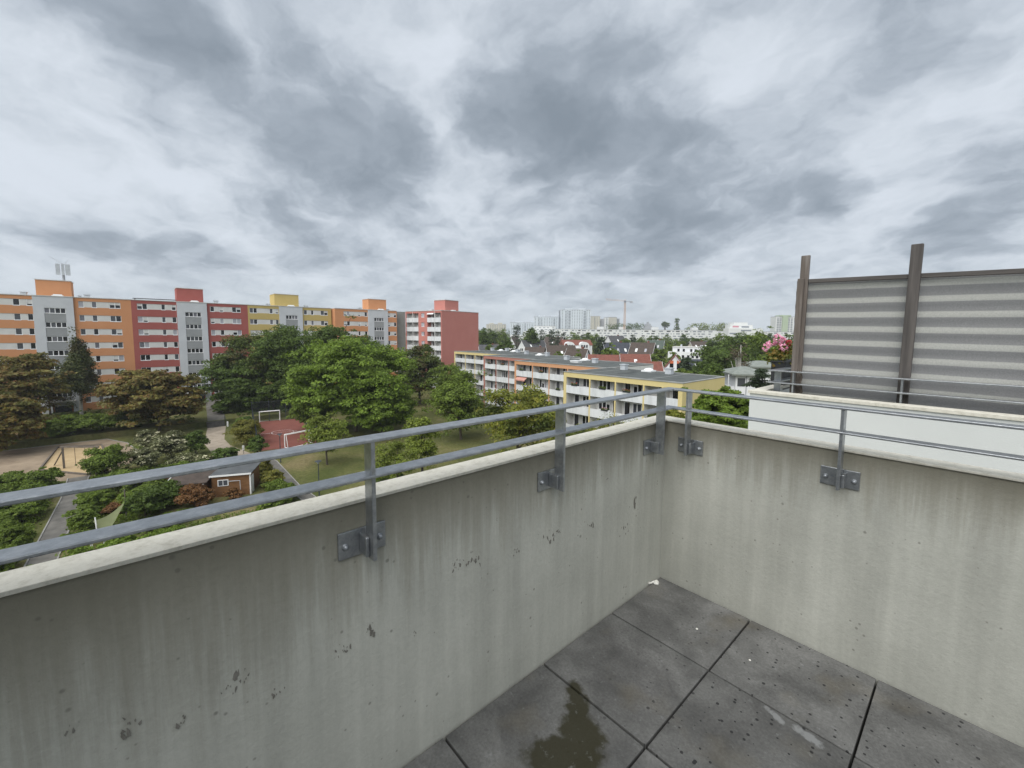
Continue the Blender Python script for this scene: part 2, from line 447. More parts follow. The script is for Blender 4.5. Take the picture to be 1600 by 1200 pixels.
    s5 = nd(nt, 'ShaderNodeVectorMath', operation='SCALE')
    L(mx2.outputs[2], s5.inputs[0]); L(m5.outputs[0], s5.inputs['Scale'])
    L(s5.outputs[0], b.inputs['Base Color'])
    b.inputs['Roughness'].default_value = 0.85
    b.inputs['Specular IOR Level'].default_value = 0.25
    bp = nd(nt, 'ShaderNodeBump', inp={'Strength': 0.5, 'Distance': 0.003})
    L(n5.outputs['Fac'], bp.inputs['Height'])
    bp2 = nd(nt, 'ShaderNodeBump', inp={'Strength': 0.5, 'Distance': 0.01})
    L(n1.outputs['Fac'], bp2.inputs['Height']); L(bp.outputs[0], bp2.inputs['Normal'])
    L(bp2.outputs[0], b.inputs['Normal'])
    MATS['concrete'] = m


concrete_mat()


def slab_mat():
    m, nt, b = newmat('slab')
    L = nt.links.new
    ge = nd(nt, 'ShaderNodeNewGeometry')
    n1 = nd(nt, 'ShaderNodeTexNoise', inp={'Scale': 4.2, 'Detail': 8.0, 'Roughness': 0.62, 'Distortion': 0.4})
    L(ge.outputs['Position'], n1.inputs['Vector'])
    r1 = nd(nt, 'ShaderNodeValToRGB')
    cr = r1.color_ramp
    cr.elements[0].position = 0.34; cr.elements[0].color = (0.070, 0.070, 0.068, 1)
    cr.elements[1].position = 0.68; cr.elements[1].color = (0.156, 0.156, 0.150, 1)
    e = cr.elements.new(0.51); e.color = (0.108, 0.108, 0.104, 1)
    L(n1.outputs['Fac'], r1.inputs[0])
    oi = nd(nt, 'ShaderNodeObjectInfo')
    om = nd(nt, 'ShaderNodeMapRange', inp={3: 0.86, 4: 1.16})
    L(oi.outputs['Random'], om.inputs[0])
    s0 = nd(nt, 'ShaderNodeVectorMath', operation='SCALE')
    L(r1.outputs[0], s0.inputs[0]); L(om.outputs[0], s0.inputs['Scale'])
    # grain
    n2 = nd(nt, 'ShaderNodeTexNoise', inp={'Scale': 90.0, 'Detail': 3.0, 'Roughness': 0.7})
    L(ge.outputs['Position'], n2.inputs['Vector'])
    m2 = nd(nt, 'ShaderNodeMapRange', inp={1: 0.3, 2: 0.7, 3: 0.82, 4: 1.2})
    L(n2.outputs['Fac'], m2.inputs[0])
    s2 = nd(nt, 'ShaderNodeVectorMath', operation='SCALE')
    L(s0.outputs[0], s2.inputs[0]); L(m2.outputs[0], s2.inputs['Scale'])
    # yellowish lichen
    n3 = nd(nt, 'ShaderNodeTexNoise', inp={'Scale': 3.1, 'Detail': 4.0})
    L(ge.outputs['Position'], n3.inputs['Vector'])
    m3 = nd(nt, 'ShaderNodeMapRange', inp={1: 0.58, 2: 0.75, 3: 0.0, 4: 0.3})
    L(n3.outputs['Fac'], m3.inputs[0])
    x3 = nd(nt, 'ShaderNodeMix', data_type='RGBA'); x3.inputs[7].default_value = (0.15, 0.125, 0.075, 1)
    L(m3.outputs[0], x3.inputs[0]); L(s2.outputs[0], x3.inputs[6])
    # drops: scattered dark spots, a few per hand's breadth
    vo = nd(nt, 'ShaderNodeTexVoronoi', voronoi_dimensions='2D', inp={'Scale': 23.0, 'Randomness': 1.0})
    L(ge.outputs['Position'], vo.inputs['Vector'])
    sc = nd(nt, 'ShaderNodeSeparateColor'); L(vo.outputs['Color'], sc.inputs[0])
    sz = nd(nt, 'ShaderNodeMapRange', inp={1: 0.30, 2: 1.0, 3: 0.0, 4: 0.16})
    L(sc.outputs[0], sz.inputs[0])
    sb = nd(nt, 'ShaderNodeMath', operation='SUBTRACT')
    L(sz.outputs[0], sb.inputs[0]); L(vo.outputs['Distance'], sb.inputs[1])
    dm = nd(nt, 'ShaderNodeMapRange', inp={1: 0.0, 2: 0.03, 3: 0.0, 4: 0.85})
    L(sb.outputs[0], dm.inputs[0])
    # the drops lie away from the left wall's foot
    sp = nd(nt, 'ShaderNodeSeparateXYZ'); L(ge.outputs['Position'], sp.inputs[0])
    near = nd(nt, 'ShaderNodeMapRange', inp={1: 0.15, 2: 0.6, 3: 0.15, 4: 1.0})
    L(sp.outputs['X'], near.inputs[0])
    dmm = nd(nt, 'ShaderNodeMath', operation='MULTIPLY')
    L(dm.outputs[0], dmm.inputs[0]); L(near.outputs[0], dmm.inputs[1])
    x4 = nd(nt, 'ShaderNodeMix', data_type='RGBA'); x4.inputs[7].default_value = (0.012, 0.012, 0.013, 1)
    L(dmm.outputs[0], x4.inputs[0]); L(x3.outputs[2], x4.inputs[6])
    # the brown-green damp patch on the second row
    nw = nd(nt, 'ShaderNodeTexNoise', inp={'Scale': 9.0, 'Detail': 5.0, 'Roughness': 0.55})
    L(ge.outputs['Position'], nw.inputs['Vector'])
    wv = nd(nt, 'ShaderNodeVectorMath', operation='SUBTRACT', inp={1: (0.5, 0.5, 0.5)})
    L(nw.outputs['Color'], wv.inputs[0])
    wm = nd(nt, 'ShaderNodeVectorMath', operation='MULTIPLY_ADD', inp={1: (0.24, 0.24, 0)})
    L(wv.outputs[0], wm.inputs[0]); L(ge.outputs['Position'], wm.inputs[2])
    fac = None
    for (cx, cy, ra, rb, ang) in ((0.335, -1.115, 0.155, 0.065, -42), (0.245, -1.045, 0.12, 0.065, -40), (0.385, -1.20, 0.13, 0.10, 40), (0.30, -1.26, 0.13, 0.075, 45)):
        mm = nd(nt, 'ShaderNodeMapping', vector_type='TEXTURE')
        mm.inputs['Location'].default_value = (cx, cy, 0)
        mm.inputs['Rotation'].default_value = (0, 0, R(ang))
        mm.inputs['Scale'].default_value = (ra, rb, 1)
        L(wm.outputs[0], mm.inputs[0])
        g = nd(nt, 'ShaderNodeTexGradient', gradient_type='SPHERICAL')
        L(mm.outputs[0], g.inputs[0])
        if fac is None:
            fac = g.outputs['Fac']
        else:
            mxx = nd(nt, 'ShaderNodeMath', operation='MAXIMUM')
            L(fac, mxx.inputs[0]); L(g.outputs['Fac'], mxx.inputs[1])
            fac = mxx.outputs[0]
    sm = nd(nt, 'ShaderNodeMapRange', interpolation_type='SMOOTHSTEP', inp={1: 0.0, 2: 0.50, 3: 0.0, 4: 0.90})
    L(fac, sm.inputs[0])
    x5 = nd(nt, 'ShaderNodeMix', data_type='RGBA'); x5.inputs[7].default_value = (0.026, 0.024, 0.010, 1)
    L(sm.outputs[0], x5.inputs[0]); L(x4.outputs[2], x5.inputs[6])
    # worn pale edge by the joint
    fac = None
    for (cx, cy, ra, rb, ang) in ((0.775, -0.520, 0.055, 0.022, -25), (0.885, -0.525, 0.085, 0.028, -8)):
        mm = nd(nt, 'ShaderNodeMapping', vector_type='TEXTURE')
        mm.inputs['Location'].default_value = (cx, cy, 0)
        mm.inputs['Rotation'].default_value = (0, 0, R(ang))
        mm.inputs['Scale'].default_value = (ra, rb, 1)
        L(ge.outputs['Position'], mm.inputs[0])
        g = nd(nt, 'ShaderNodeTexGradient', gradient_type='SPHERICAL')
        L(mm.outputs[0], g.inputs[0])
        if fac is None:
            fac = g.outputs['Fac']
        else:
            mxx = nd(nt, 'ShaderNodeMath', operation='MAXIMUM')
            L(fac, mxx.inputs[0]); L(g.outputs['Fac'], mxx.inputs[1])
            fac = mxx.outputs[0]
    nwf = nd(nt, 'ShaderNodeTexNoise', inp={'Scale': 28.0, 'Detail': 5.0, 'Roughness': 0.65})
    L(ge.outputs['Position'], nwf.inputs['Vector'])
    nf = nd(nt, 'ShaderNodeMath', operation='MULTIPLY_ADD', inp={1: 2.0, 2: -1.0})
    L(nwf.outputs['Fac'], nf.inputs[0])
    fa = nd(nt, 'ShaderNodeMath', operation='ADD'); L(fac, fa.inputs[0]); L(nf.outputs[0], fa.inputs[1])
    fm = nd(nt, 'ShaderNodeMapRange', inp={1: 0.22, 2: 0.6, 3: 0.0, 4: 0.5})
    L(fa.outputs[0], fm.inputs[0])
    x6 = nd(nt, 'ShaderNodeMix', data_type='RGBA'); x6.inputs[7].default_value = (0.30, 0.31, 0.31, 1)
    L(fm.outputs[0], x6.inputs[0]); L(x5.outputs[2], x6.inputs[6])
    L(x6.outputs[2], b.inputs['Base Color'])
    rr = nd(nt, 'ShaderNodeMapRange', inp={1: 0.3, 2: 0.7, 3: 0.55, 4: 0.85})
    L(n1.outputs['Fac'], rr.inputs[0]); L(rr.outputs[0], b.inputs['Roughness'])
    b.inputs['Specular IOR Level'].default_value = 0.25
    bp = nd(nt, 'ShaderNodeBump', inp={'Strength': 0.5, 'Distance': 0.002})
    L(n2.outputs['Fac'], bp.inputs['Height']); L(bp.outputs[0], b.inputs['Normal'])
    MATS['slab'] = m


slab_mat()
noisy('coping_stone', (0.42, 0.4, 0.33), (0.66, 0.64, 0.56), 30.0, 0.75, bump=0.002, c3=(0.58, 0.56, 0.485), nrough=0.8, detail=10.0)
noisy('galvanised', (0.25, 0.268, 0.285), (0.49, 0.505, 0.515), 26.0, 0.36, metallic=0.85, c3=(0.35, 0.368, 0.384), nrough=0.8, detail=10.0, bump=0.0015, bscale=70.0, spec=0.5)
noisy('galvanised_bolt', (0.26, 0.28, 0.30), (0.34, 0.36, 0.38), 20.0, 0.4, metallic=0.6)
noisy('neighbour_render', (0.55, 0.57, 0.555), (0.61, 0.63, 0.615), 1.2, 0.9, bump=0.002, bscale=120.0)
noisy('wood_weathered', (0.1, 0.088, 0.08), (0.2, 0.18, 0.165), 30.0, 0.85, stretch=(1, 1, 0.06), c3=(0.125, 0.105, 0.09), bump=0.003)
noisy('wood_dark', (0.055, 0.05, 0.047), (0.115, 0.105, 0.098), 22.0, 0.85, stretch=(0.08, 1, 1), bump=0.003)
noisy('wood_dark_post', (0.055, 0.050, 0.047), (0.125, 0.113, 0.105), 30.0, 0.85, stretch=(1, 1, 0.05), c3=(0.085, 0.077, 0.072), bump=0.003)
noisy('planter_plastic', (0.022, 0.024, 0.027), (0.035, 0.037, 0.040), 8.0, 0.5)
noisy('joint_dark', (0.012, 0.012, 0.012), (0.028, 0.027, 0.025), 10.0, 0.95)
noisy('glue_residue', (0.13, 0.125, 0.108), (0.21, 0.2, 0.178), 60.0, 0.8)
noisy('paper', (0.66, 0.65, 0.60), (0.78, 0.77, 0.72), 20.0, 0.8)
noisy('plaster_house', (0.58, 0.58, 0.56), (0.66, 0.66, 0.64), 2.0, 0.9)


def fabric_mat():
    m, nt, b = newmat('striped_fabric')
    L = nt.links.new
    ge = nd(nt, 'ShaderNodeNewGeometry')
    sp = nd(nt, 'ShaderNodeSeparateXYZ'); L(ge.outputs['Position'], sp.inputs[0])
    nz = nd(nt, 'ShaderNodeTexNoise', inp={'Scale': 2.0, 'Detail': 3.0}); L(ge.outputs['Position'], nz.inputs['Vector'])
    nn = nd(nt, 'ShaderNodeMath', operation='MULTIPLY_ADD', inp={1: 0.016, 2: -0.008}); L(nz.outputs['Fac'], nn.inputs[0])
    # the cloth hangs a little lower to the right
    sl = nd(nt, 'ShaderNodeMath', operation='MULTIPLY_ADD', inp={1: 0.018}); L(sp.outputs['X'], sl.inputs[0]); L(sp.outputs['Z'], sl.inputs[2])
    zz = nd(nt, 'ShaderNodeMath', operation='ADD'); L(sl.outputs[0], zz.inputs[0]); L(nn.outputs[0], zz.inputs[1])
    sh = nd(nt, 'ShaderNodeMath', operation='SUBTRACT', inp={1: 1.815 - 10 * 0.107}); L(zz.outputs[0], sh.inputs[0])
    md = nd(nt, 'ShaderNodeMath', operation='DIVIDE', inp={1: 0.107}); L(sh.outputs[0], md.inputs[0])
    fr = nd(nt, 'ShaderNodeMath', operation='FRACT'); L(md.outputs[0], fr.inputs[0])
    ab = nd(nt, 'ShaderNodeMath', operation='SUBTRACT', inp={1: 0.5}); L(fr.outputs[0], ab.inputs[0])
    aa = nd(nt, 'ShaderNodeMath', operation='ABSOLUTE'); L(ab.outputs[0], aa.inputs[0])
    mr = nd(nt, 'ShaderNodeMapRange', inp={1: 0.285, 2: 0.335, 3: 0.0, 4: 1.0}); L(aa.outputs[0], mr.inputs[0])
    mx = nd(nt, 'ShaderNodeMix', data_type='RGBA')
    mx.inputs[6].default_value = (0.25, 0.25, 0.25, 1)
    mx.inputs[7].default_value = (0.43, 0.43, 0.40, 1)
    L(mr.outputs[0], mx.inputs[0])
    nw = nd(nt, 'ShaderNodeTexNoise', inp={'Scale': 160.0, 'Detail': 2.0}); L(ge.outputs['Position'], nw.inputs['Vector'])
    mw = nd(nt, 'ShaderNodeMapRange', inp={1: 0.3, 2: 0.7, 3: 0.88, 4: 1.12}); L(nw.outputs['Fac'], mw.inputs[0])
    ss = nd(nt, 'ShaderNodeVectorMath', operation='SCALE'); L(mx.outputs[2], ss.inputs[0]); L(mw.outputs[0], ss.inputs['Scale'])
    L(ss.outputs[0], b.inputs['Base Color'])
    b.inputs['Roughness'].default_value = 0.85
    tr = nd(nt, 'ShaderNodeBsdfTranslucent'); L(ss.outputs[0], tr.inputs[0])
    mix = nd(nt, 'ShaderNodeMixShader', inp={0: 0.35})
    L(b.outputs[0], mix.inputs[1]); L(tr.outputs[0], mix.inputs[2])
    L(mix.outputs[0], nt.nodes['Material Output'].inputs[0])
    MATS['striped_fabric'] = m


fabric_mat()


# ------------------------------------------------------------------ mesh helpers
class MB:
    """collects shapes for ONE mesh"""

    def __init__(s):
        s.v = []; s.f = []

    def box(s, x0, x1, y0, y1, z0, z1, rot=None):
        i = len(s.v)
        pts = [(x0, y0, z0), (x1, y0, z0), (x1, y1, z0), (x0, y1, z0), (x0, y0, z1), (x1, y0, z1), (x1, y1, z1), (x0, y1, z1)]
        if rot:
            pts = [tuple(rot @ Vector(p)) for p in pts]
        s.v += pts
        s.f += [(i, i + 3, i + 2, i + 1), (i + 4, i + 5, i + 6, i + 7), (i, i + 1, i + 5, i + 4), (i + 1, i + 2, i + 6, i + 5),
                (i + 2, i + 3, i + 7, i + 6), (i + 3, i, i + 4, i + 7)]
        return s

    def poly(s, pts):
        i = len(s.v)
        s.v += [tuple(p) for p in pts]
        s.f.append(tuple(range(i, i + len(pts))))
        return s

    def prism(s, pts, z0, z1):
        """vertical prism over a counter-clockwise outline"""
        i = len(s.v); n = len(pts)
        s.v += [(p[0], p[1], z0) for p in pts] + [(p[0], p[1], z1) for p in pts]
        s.f.append(tuple(range(i + n - 1, i - 1, -1)))
        s.f.append(tuple(range(i + n, i + 2 * n)))
        for k in range(n):
            a, b2 = i + k, i + (k + 1) % n
            s.f.append((a, b2, b2 + n, a + n))
        return s

    def extr(s, pts, d):
        """any planar outline pushed along d"""
        i = len(s.v); n = len(pts); d = Vector(d)
        s.v += [tuple(p) for p in pts] + [tuple(Vector(p) + d) for p in pts]
        s.f.append(tuple(range(i, i + n)))
        s.f.append(tuple(range(i + 2 * n - 1, i + n - 1, -1)))
        for k in range(n):
            a, b2 = i + k, i + (k + 1) % n
            s.f.append((b2, a, a + n, b2 + n))
        return s

    def tube(s, pts, rad, n=7, cap=True):
        pts = [Vector(p) for p in pts]
        if not isinstance(rad, (list, tuple)):
            rad = [rad] * len(pts)
        i0 = len(s.v)
        prev = None
        for k, p in enumerate(pts):
            d = (pts[min(k + 1, len(pts) - 1)] - pts[max(k - 1, 0)]).normalized()
            a = d.orthogonal().normalized() if prev is None else (prev - d * prev.dot(d)).normalized()
            prev = a
            b2 = d.cross(a)
            for j in range(n):
                t = 2 * math.pi * j / n
                s.v.append(tuple(p + (a * math.cos(t) + b2 * math.sin(t)) * rad[k]))
        for k in range(len(pts) - 1):
            for j in range(n):
                a, b2 = i0 + k * n + j, i0 + k * n + (j + 1) % n
                s.f.append((a, b2, b2 + n, a + n))
        if cap:
            s.f.append(tuple(range(i0 + n - 1, i0 - 1, -1)))
            e = i0 + (len(pts) - 1) * n
            s.f.append(tuple(range(e, e + n)))
        return s

    def dome(s, c, r, axis, flat=0.7, n=10, rings=4):
        """a half ball sitting on c, bulging along axis"""
        ax = Vector(axis).normalized(); a = ax.orthogonal().normalized(); b2 = ax.cross(a); c = Vector(c)
        i0 = len(s.v)
        for k in range(rings):
            t = k / rings * math.pi / 2
            for j in range(n):
                q = 2 * math.pi * j / n
                s.v.append(tuple(c + (a * math.cos(q) + b2 * math.sin(q)) * r * math.cos(t) + ax * r * flat * math.sin(t)))
        s.v.append(tuple(c + ax * r * flat)); top = len(s.v) - 1
        for k in range(rings - 1):
            for j in range(n):
                p, q = i0 + k * n + j, i0 + k * n + (j + 1) % n
                s.f.append((p, q, q + n, p + n))
        e = i0 + (rings - 1) * n
        for j in range(n):
            s.f.append((e + j, e + (j + 1) % n, top))
        return s

    def mesh(s, name):
        me = bpy.data.meshes.new(name)
        me.from_pydata(s.v, [], s.f)
        me.update()
        return me


def link(name, me, mat, parent=None, loc=None, kind=None, smooth=False, bevel=0.0, rotz=None):
    if mat is not None and not me.materials:
        me.materials.append(M[mat] if isinstance(mat, str) else mat)
    o = bpy.data.objects.new(name, me)
    COL.objects.link(o)
    if parent is not None:
        o.parent = parent
    if loc is not None:
        o.location = loc
    if rotz is not None:
        o.rotation_euler = (0, 0, rotz)
    if kind:
        o['kind'] = kind
    if smooth:
        me.polygons.foreach_set('use_smooth', [True] * len(me.polygons))
    if bevel:
        bv = o.modifiers.new('bevel', 'BEVEL'); bv.width = bevel; bv.segments = 2; bv.limit_method = 'ANGLE'
    return o


def part(name, mb, mat, parent=None, **kw):
    return link(name, mb.mesh(name), mat, parent, **kw)


def tag(o, label, cat, group=None):
    o['label'] = label; o['category'] = cat
    if group:
        o['group'] = group
    return o


def thing(name, label, cat, loc=(0, 0, 0), rotz=0.0, group=None):
    o = bpy.data.objects.new(name, None)
    o.empty_display_size = 0.3
    COL.objects.link(o)
    o.location = loc; o.rotation_euler = (0, 0, rotz)
    return tag(o, label, cat, group)


def structure(name, mb, mat, parent=None, **kw):
    return part(name, mb, mat, parent, kind='structure', **kw)


# ------------------------------------------------------------------ ground
structure('ground', MB().poly([(-4000, -4000, G), (4000, -4000, G), (4000, 4000, G), (-4000, 4000, G)]), 'lawn')


def sheet(name, pts, mat, lift, z=G):
    return structure(name, MB().prism(pts, z - 0.05, z + lift), mat)


# raised bank in front of the tall block, with a path down to the playground
bank = MB().prism([(-97.0, -60), (-96.2, 7.2), (-96.6, 10.6), (-96.6, 40), (-126, 40), (-126, -60)], G - 0.05, G + 0.9)
structure('raised_bank', bank, 'lawn')
sheet('upper_path', [(-125.6, 10.2), (-96.9, 7.5), (-96.9, 10.1), (-125.6, 13.8)], 'paving_grey', 0.004, G + 0.9)  # darker tone than the lower path, carries the shade under the trees
sheet('lower_path', [(-94.6, 7.2), (-82, 5.4), (-74.5, 5.6), (-66.5, 8.6), (-69.5, 10.0), (-78, 8.3), (-83, 8.2), (-94.6, 10.0)], 'gravel_path', 0.012)
sheet('playground', [(-95.6, -24), (-72, -24), (-71.8, -6.4), (-78, -1.5), (-90, -3.5), (-95.4, -6)], 'playground_earth', 0.008)
sand = sheet('sand_pit', [(-92.8, -11.2), (-79.2, -11.6), (-72.8, -7.0), (-76, -5.2), (-90.5, -6.4)], 'sand', 0.02)
eb = MB()
edge_pts = [(-92.8, -11.2), (-79.2, -11.6), (-72.8, -7.0), (-76, -5.2), (-90.5, -6.4)]
for k in range(5):
    a = Vector((*edge_pts[k], 0)); b_ = Vector((*edge_pts[(k + 1) % 5], 0))
    d = (b_ - a).normalized(); nrm = Vector((d.y, -d.x, 0)) * 0.09
    e = MB().prism([(a + nrm)[:2], (b_ + nrm)[:2], (b_ - nrm)[:2], (a - nrm)[:2]], G, G + 0.22)
    part('edge_beam', e, 'timber', sand)
sheet('garden_path', [(-72.6, -8.6), (-64, -8.5), (-46, -9.0), (-30, -9.6), (-30, -8.0), (-46, -7.4), (-64, -7.0), (-72.6, -6.9)], 'paving_grey', 0.010)
sheet('lawn_path', [(-69.5, 9.7), (-64.5, 10.3), (-52.0, 10.0), (-30, 11.2), (-30, 12.4), (-52, 11.25), (-64, 11.6), (-69.3, 11.0)], 'paving_grey', 0.010)
def kerb(pts, z=G):
    for k in range(len(pts) - 1):
        a, b_ = Vector(pts[k]), Vector(pts[k + 1])
        d = (b_ - a).normalized(); n = Vector((-d.y, d.x)) * 0.05
        structure('kerb', MB().prism([(a - n)[:], (b_ - n)[:], (b_ + n)[:], (a + n)[:]], z - 0.1, z + 0.07), 'kerb_stone')


noisy('kerb_stone', (0.22, 0.215, 0.20), (0.32, 0.31, 0.29), 3.0, 0.9)
kerb([(-69.3, 11.05), (-64, 11.65), (-52, 11.3), (-30, 12.45)]); kerb([(-69.5, 9.65), (-64.5, 10.25), (-52.0, 9.95), (-30, 11.15)])
kerb([(-72.6, -8.65), (-64, -8.55), (-46, -9.05), (-30, -9.65)]); kerb([(-72.6, -6.85), (-64, -6.95), (-46, -7.35), (-30, -7.95)])
kerb([(-95.6, -24), (-95.4, -6), (-90, -3.5), (-78, -1.5)])
court = sheet('sports_court', [(-95.2, 14.6), (-71.4, 10.9), (-69.6, 18.7), (-93.2, 22.4)], 'court_red', 0.016)
ml = MB()


def court_pt(s, t):
    a = Vector((-95.2, 14.6)).lerp(Vector((-71.4, 10.9)), s); b2 = Vector((-93.2, 22.4)).lerp(Vector((-69.6, 18.7)), s)
    return a.lerp(b2, t)


def court_line(p, q, w=0.035):
    p, q = court_pt(*p), court_pt(*q)
    d = (q - p).normalized(); n = Vector((-d.y, d.x)) * w
    ml.poly([(*(p + n), G + 0.021), (*(p - n), G + 0.021), (*(q - n), G + 0.021), (*(q + n), G + 0.021)])


court_line((0.5, 0), (0.5, 1))
for k in range(12):
    a0, a1 = 2 * math.pi * k / 12, 2 * math.pi * (k + 1) / 12
    court_line((0.5 + 0.075 * math.cos(a0), 0.5 + 0.22 * math.sin(a0)), (0.5 + 0.075 * math.cos(a1), 0.5 + 0.22 * math.sin(a1)))
part('court_marking', ml, 'white_paint', court)

st = thing('garden_steps', 'five concrete steps climbing from the gravel path to the block', 'steps', (-95.6, 8.6, G))
for k in range(5):
    part('step', MB().box(-0.9 + 0 * k, 0.9 - 0.34 * k, -1.35, 1.35, 0.18 * k, 0.18 * (k + 1)), 'step_stone', st)
hr = MB()
hr.tube([(0.9, 1.5, 0), (0.9, 1.5, 0.95), (-0.9, 1.5, 1.8), (-0.9, 1.5, 0.9)], 0.03, 6)
part('handrail', hr, 'steel_dark', st)

# ------------------------------------------------------------------ the tall apartment block (facade on x = -126, looking towards +x)
_mesh = {}


def cached(key, fn):
    if key not in _mesh:
        _mesh[key] = fn()
    return _mesh[key]


def frame_mesh(w, h, n, d=0.07):
    def mk():
        mb = MB(); t = 0.07
        mb.box(0, w, 0, d, 0, t).box(0, w, 0, d, h - t, h).box(0, t, 0, d, t, h - t).box(w - t, w, 0, d, t, h - t)
        for k in range(1, n):
            c = w * k / n
            mb.box(c - 0.06, c + 0.06, 0.002, d, t, h - t)
        mb.box(-0.03, w + 0.03, -0.10, 0.0, -0.07, 0.03)                       # outside sill
        me = mb.mesh('window'); me.materials.append(M['frame_white'])
        return me
    return cached(('frame', round(w, 2), round(h, 2), n), mk)


PANE = ['glass_dark', 'glass_dark', 'glass_dark', 'glass_grey', 'glass_grey', 'glass_mid', 'glass_curtain', 'blind', 'blind_low']


def pane_mesh(w, h, m):
    def mk():
        if m.startswith('blind'):
            zb = h * (0.55 if m == 'blind' else 0.25)
            me = MB().box(0, w, 0, 0.012, 0, zb).box(0, w, -0.012, 0.0, zb, h).mesh('pane')
            me.materials.append(M['glass_dark']); me.materials.append(M['panel_white'])
            for k in range(6, 12):
                me.polygons[k].material_index = 1
            return me
        me = MB().box(0, w, 0, 0.012, 0, h).mesh('pane'); me.materials.append(M[m])
        return me
    return cached(('pane', round(w, 2), round(h, 2), m), mk)


def window(parent, x, y, z, w, h, n, mats=PANE, rotz=None):
    f = link('window', frame_mesh(w, h, n), None, parent, loc=(x, y, z), rotz=rotz)
    pw = w / n
    for k in range(n):
        link('pane', pane_mesh(pw - 0.12, h - 0.12, rnd.choice(mats)), None, f, loc=(pw * k + 0.06, 0.05, 0.06))
    return f


def shared_box(name, dims, mat):
    def mk():
        me = MB().box(0, dims[0], 0, dims[1], 0, dims[2]).mesh(name); me.materials.append(M[mat])
        return me
    return cached((name, tuple(round(d, 2) for d in dims), mat), mk)


FLOOR = 2.83
ROOF = 7.74 - G
ZB, ZT = 5.75 - G, 7.0 - G             # top row of windows
SB, ST = 4.38 - G, 5.42 - G            # top row of staircase windows
DEP = 0.16


def tall_section(label, col, y0, y1, X, wings, stair, stairwin, housing, vents, hut=(3.0, 8.2)):
    L = y1 - y0
    t = thing('apartment_block', label, 'apartment block', (X, y0, G), R(90), 'coloured sections of the long tall apartment block')
    part('body', MB().box(0, L, DEP, 12, 0, ROOF - 0.05), col, t)
    for (a, b2, p0, p1, wins) in wings:
        a, b2, p0, p1 = a - y0, b2 - y0, p0 - y0, p1 - y0
        if p0 - a > 0.05:
            part('pier', MB().box(a, p0, 0, DEP, 0, ROOF - 0.05), col, t)
        if b2 - p1 > 0.05:
            part('pier', MB().box(p1, b2, 0, DEP, 0, ROOF - 0.05), col, t)
        wd = p1 - p0
        link('spandrel', shared_box('spandrel', (wd, DEP, ROOF - 0.05 - ZT), col), None, t, loc=(p0, 0, ZT))
        for k in range(8):
            zb = ZB - FLOOR * k
            zl = max(zb - (FLOOR - (ZT - ZB)), 0)
            link('spandrel', shared_box('spandrel', (wd, DEP, zb - zl), col), None, t, loc=(p0, 0, zl))
            ed = p0
            for (w0, w1, n) in wins + [(p1 + y0, p1 + y0, 0)]:
                w0 -= y0; w1 -= y0
                if w0 - ed > 0.04:
                    link('panel', shared_box('panel', (w0 - ed, 0.10, ZT - ZB), 'panel_white'), None, t, loc=(ed, 0.055, zb))
                if n:
                    window(t, w0, 0.075, zb, w1 - w0, ZT - ZB, n)
                ed = w1
    ga, gb, sa, sb = stair[0] - y0, stair[1] - y0, stairwin[0] - y0, stairwin[1] - y0
    PR = -0.35
    part('stair_wall', MB().box(ga, sa, PR, DEP, 0, ROOF - 0.05), 'render_grey', t)
    part('stair_wall', MB().box(sb, gb, PR, DEP, 0, ROOF - 0.05), 'render_grey', t)
    part('stair_wall', MB().box(sa, sb, PR, DEP, ST, ROOF - 0.05), 'render_grey', t)
    for k in range(8):
        zb = SB - FLOOR * k
        if zb < 2.2:
            break
        window(t, sa, PR + 0.1, zb, sb - sa, ST - SB, 4, ['glass_dark', 'glass_dark', 'glass_dark', 'glass_grey', 'glass_mid'])
        zl = zb - (FLOOR - (ST - SB))
        link('infill_panel', shared_box('infill_panel', (sb - sa, 0.3, zb - zl), 'render_darkgrey'), None, t, loc=(sa, PR + 0.05, zl))
    dr = part('entrance_door', MB().box(sa + 0.3, sb - 0.3, PR + 0.2, PR + 0.3, 0.9, min(zl, 3.1)), 'glass_dark', t)
    part('entrance_canopy', MB().box(sa - 0.5, sb + 0.5, PR - 1.6, PR, 3.12, 3.3), 'coping_pale', t)
    part('coping', MB().box(-0.02, L + 0.0, -0.10, 12.1, ROOF - 0.05, ROOF + 0.10).box(ga - 0.05, gb + 0.05, PR - 0.08, -0.10, ROOF - 0.05, ROOF + 0.10), 'coping_pale', t)
    h0, h1 = housing[0] - y0, housing[1] - y0
    hs = part('lift_housing', MB().box(h0, h1, hut[0], hut[1], ROOF + 0.1, ROOF + 3.35), col, t)
    part('housing_cap', MB().box(h0 - 0.1, h1 + 0.1, hut[0] - 0.1, hut[1] + 0.1, ROOF + 3.35, ROOF + 3.5), 'coping_pale', hs)
    hm = (h0 + h1) / 2
    part('roof_light', MB().box(hm - 0.2, hm + 1.4, 0.8, 2.2, ROOF + 0.1, ROOF + 0.32).box(hm, hm + 1.2, 1.0, 2.0, ROOF + 0.32, ROOF + 0.5), 'dome_white', t)
    for (v, w, h) in vents:
        part('roof_vent', MB().box(v - y0, v - y0 + w, 3.2, 4.2, ROOF + 0.1, ROOF + 0.1 + h * 0.75)
             .box(v - y0 - 0.1, v - y0 + w + 0.1, 3.1, 4.3, ROOF + 0.1 + h * 0.78, ROOF + 0.1 + h), 'zinc', t)
    return t


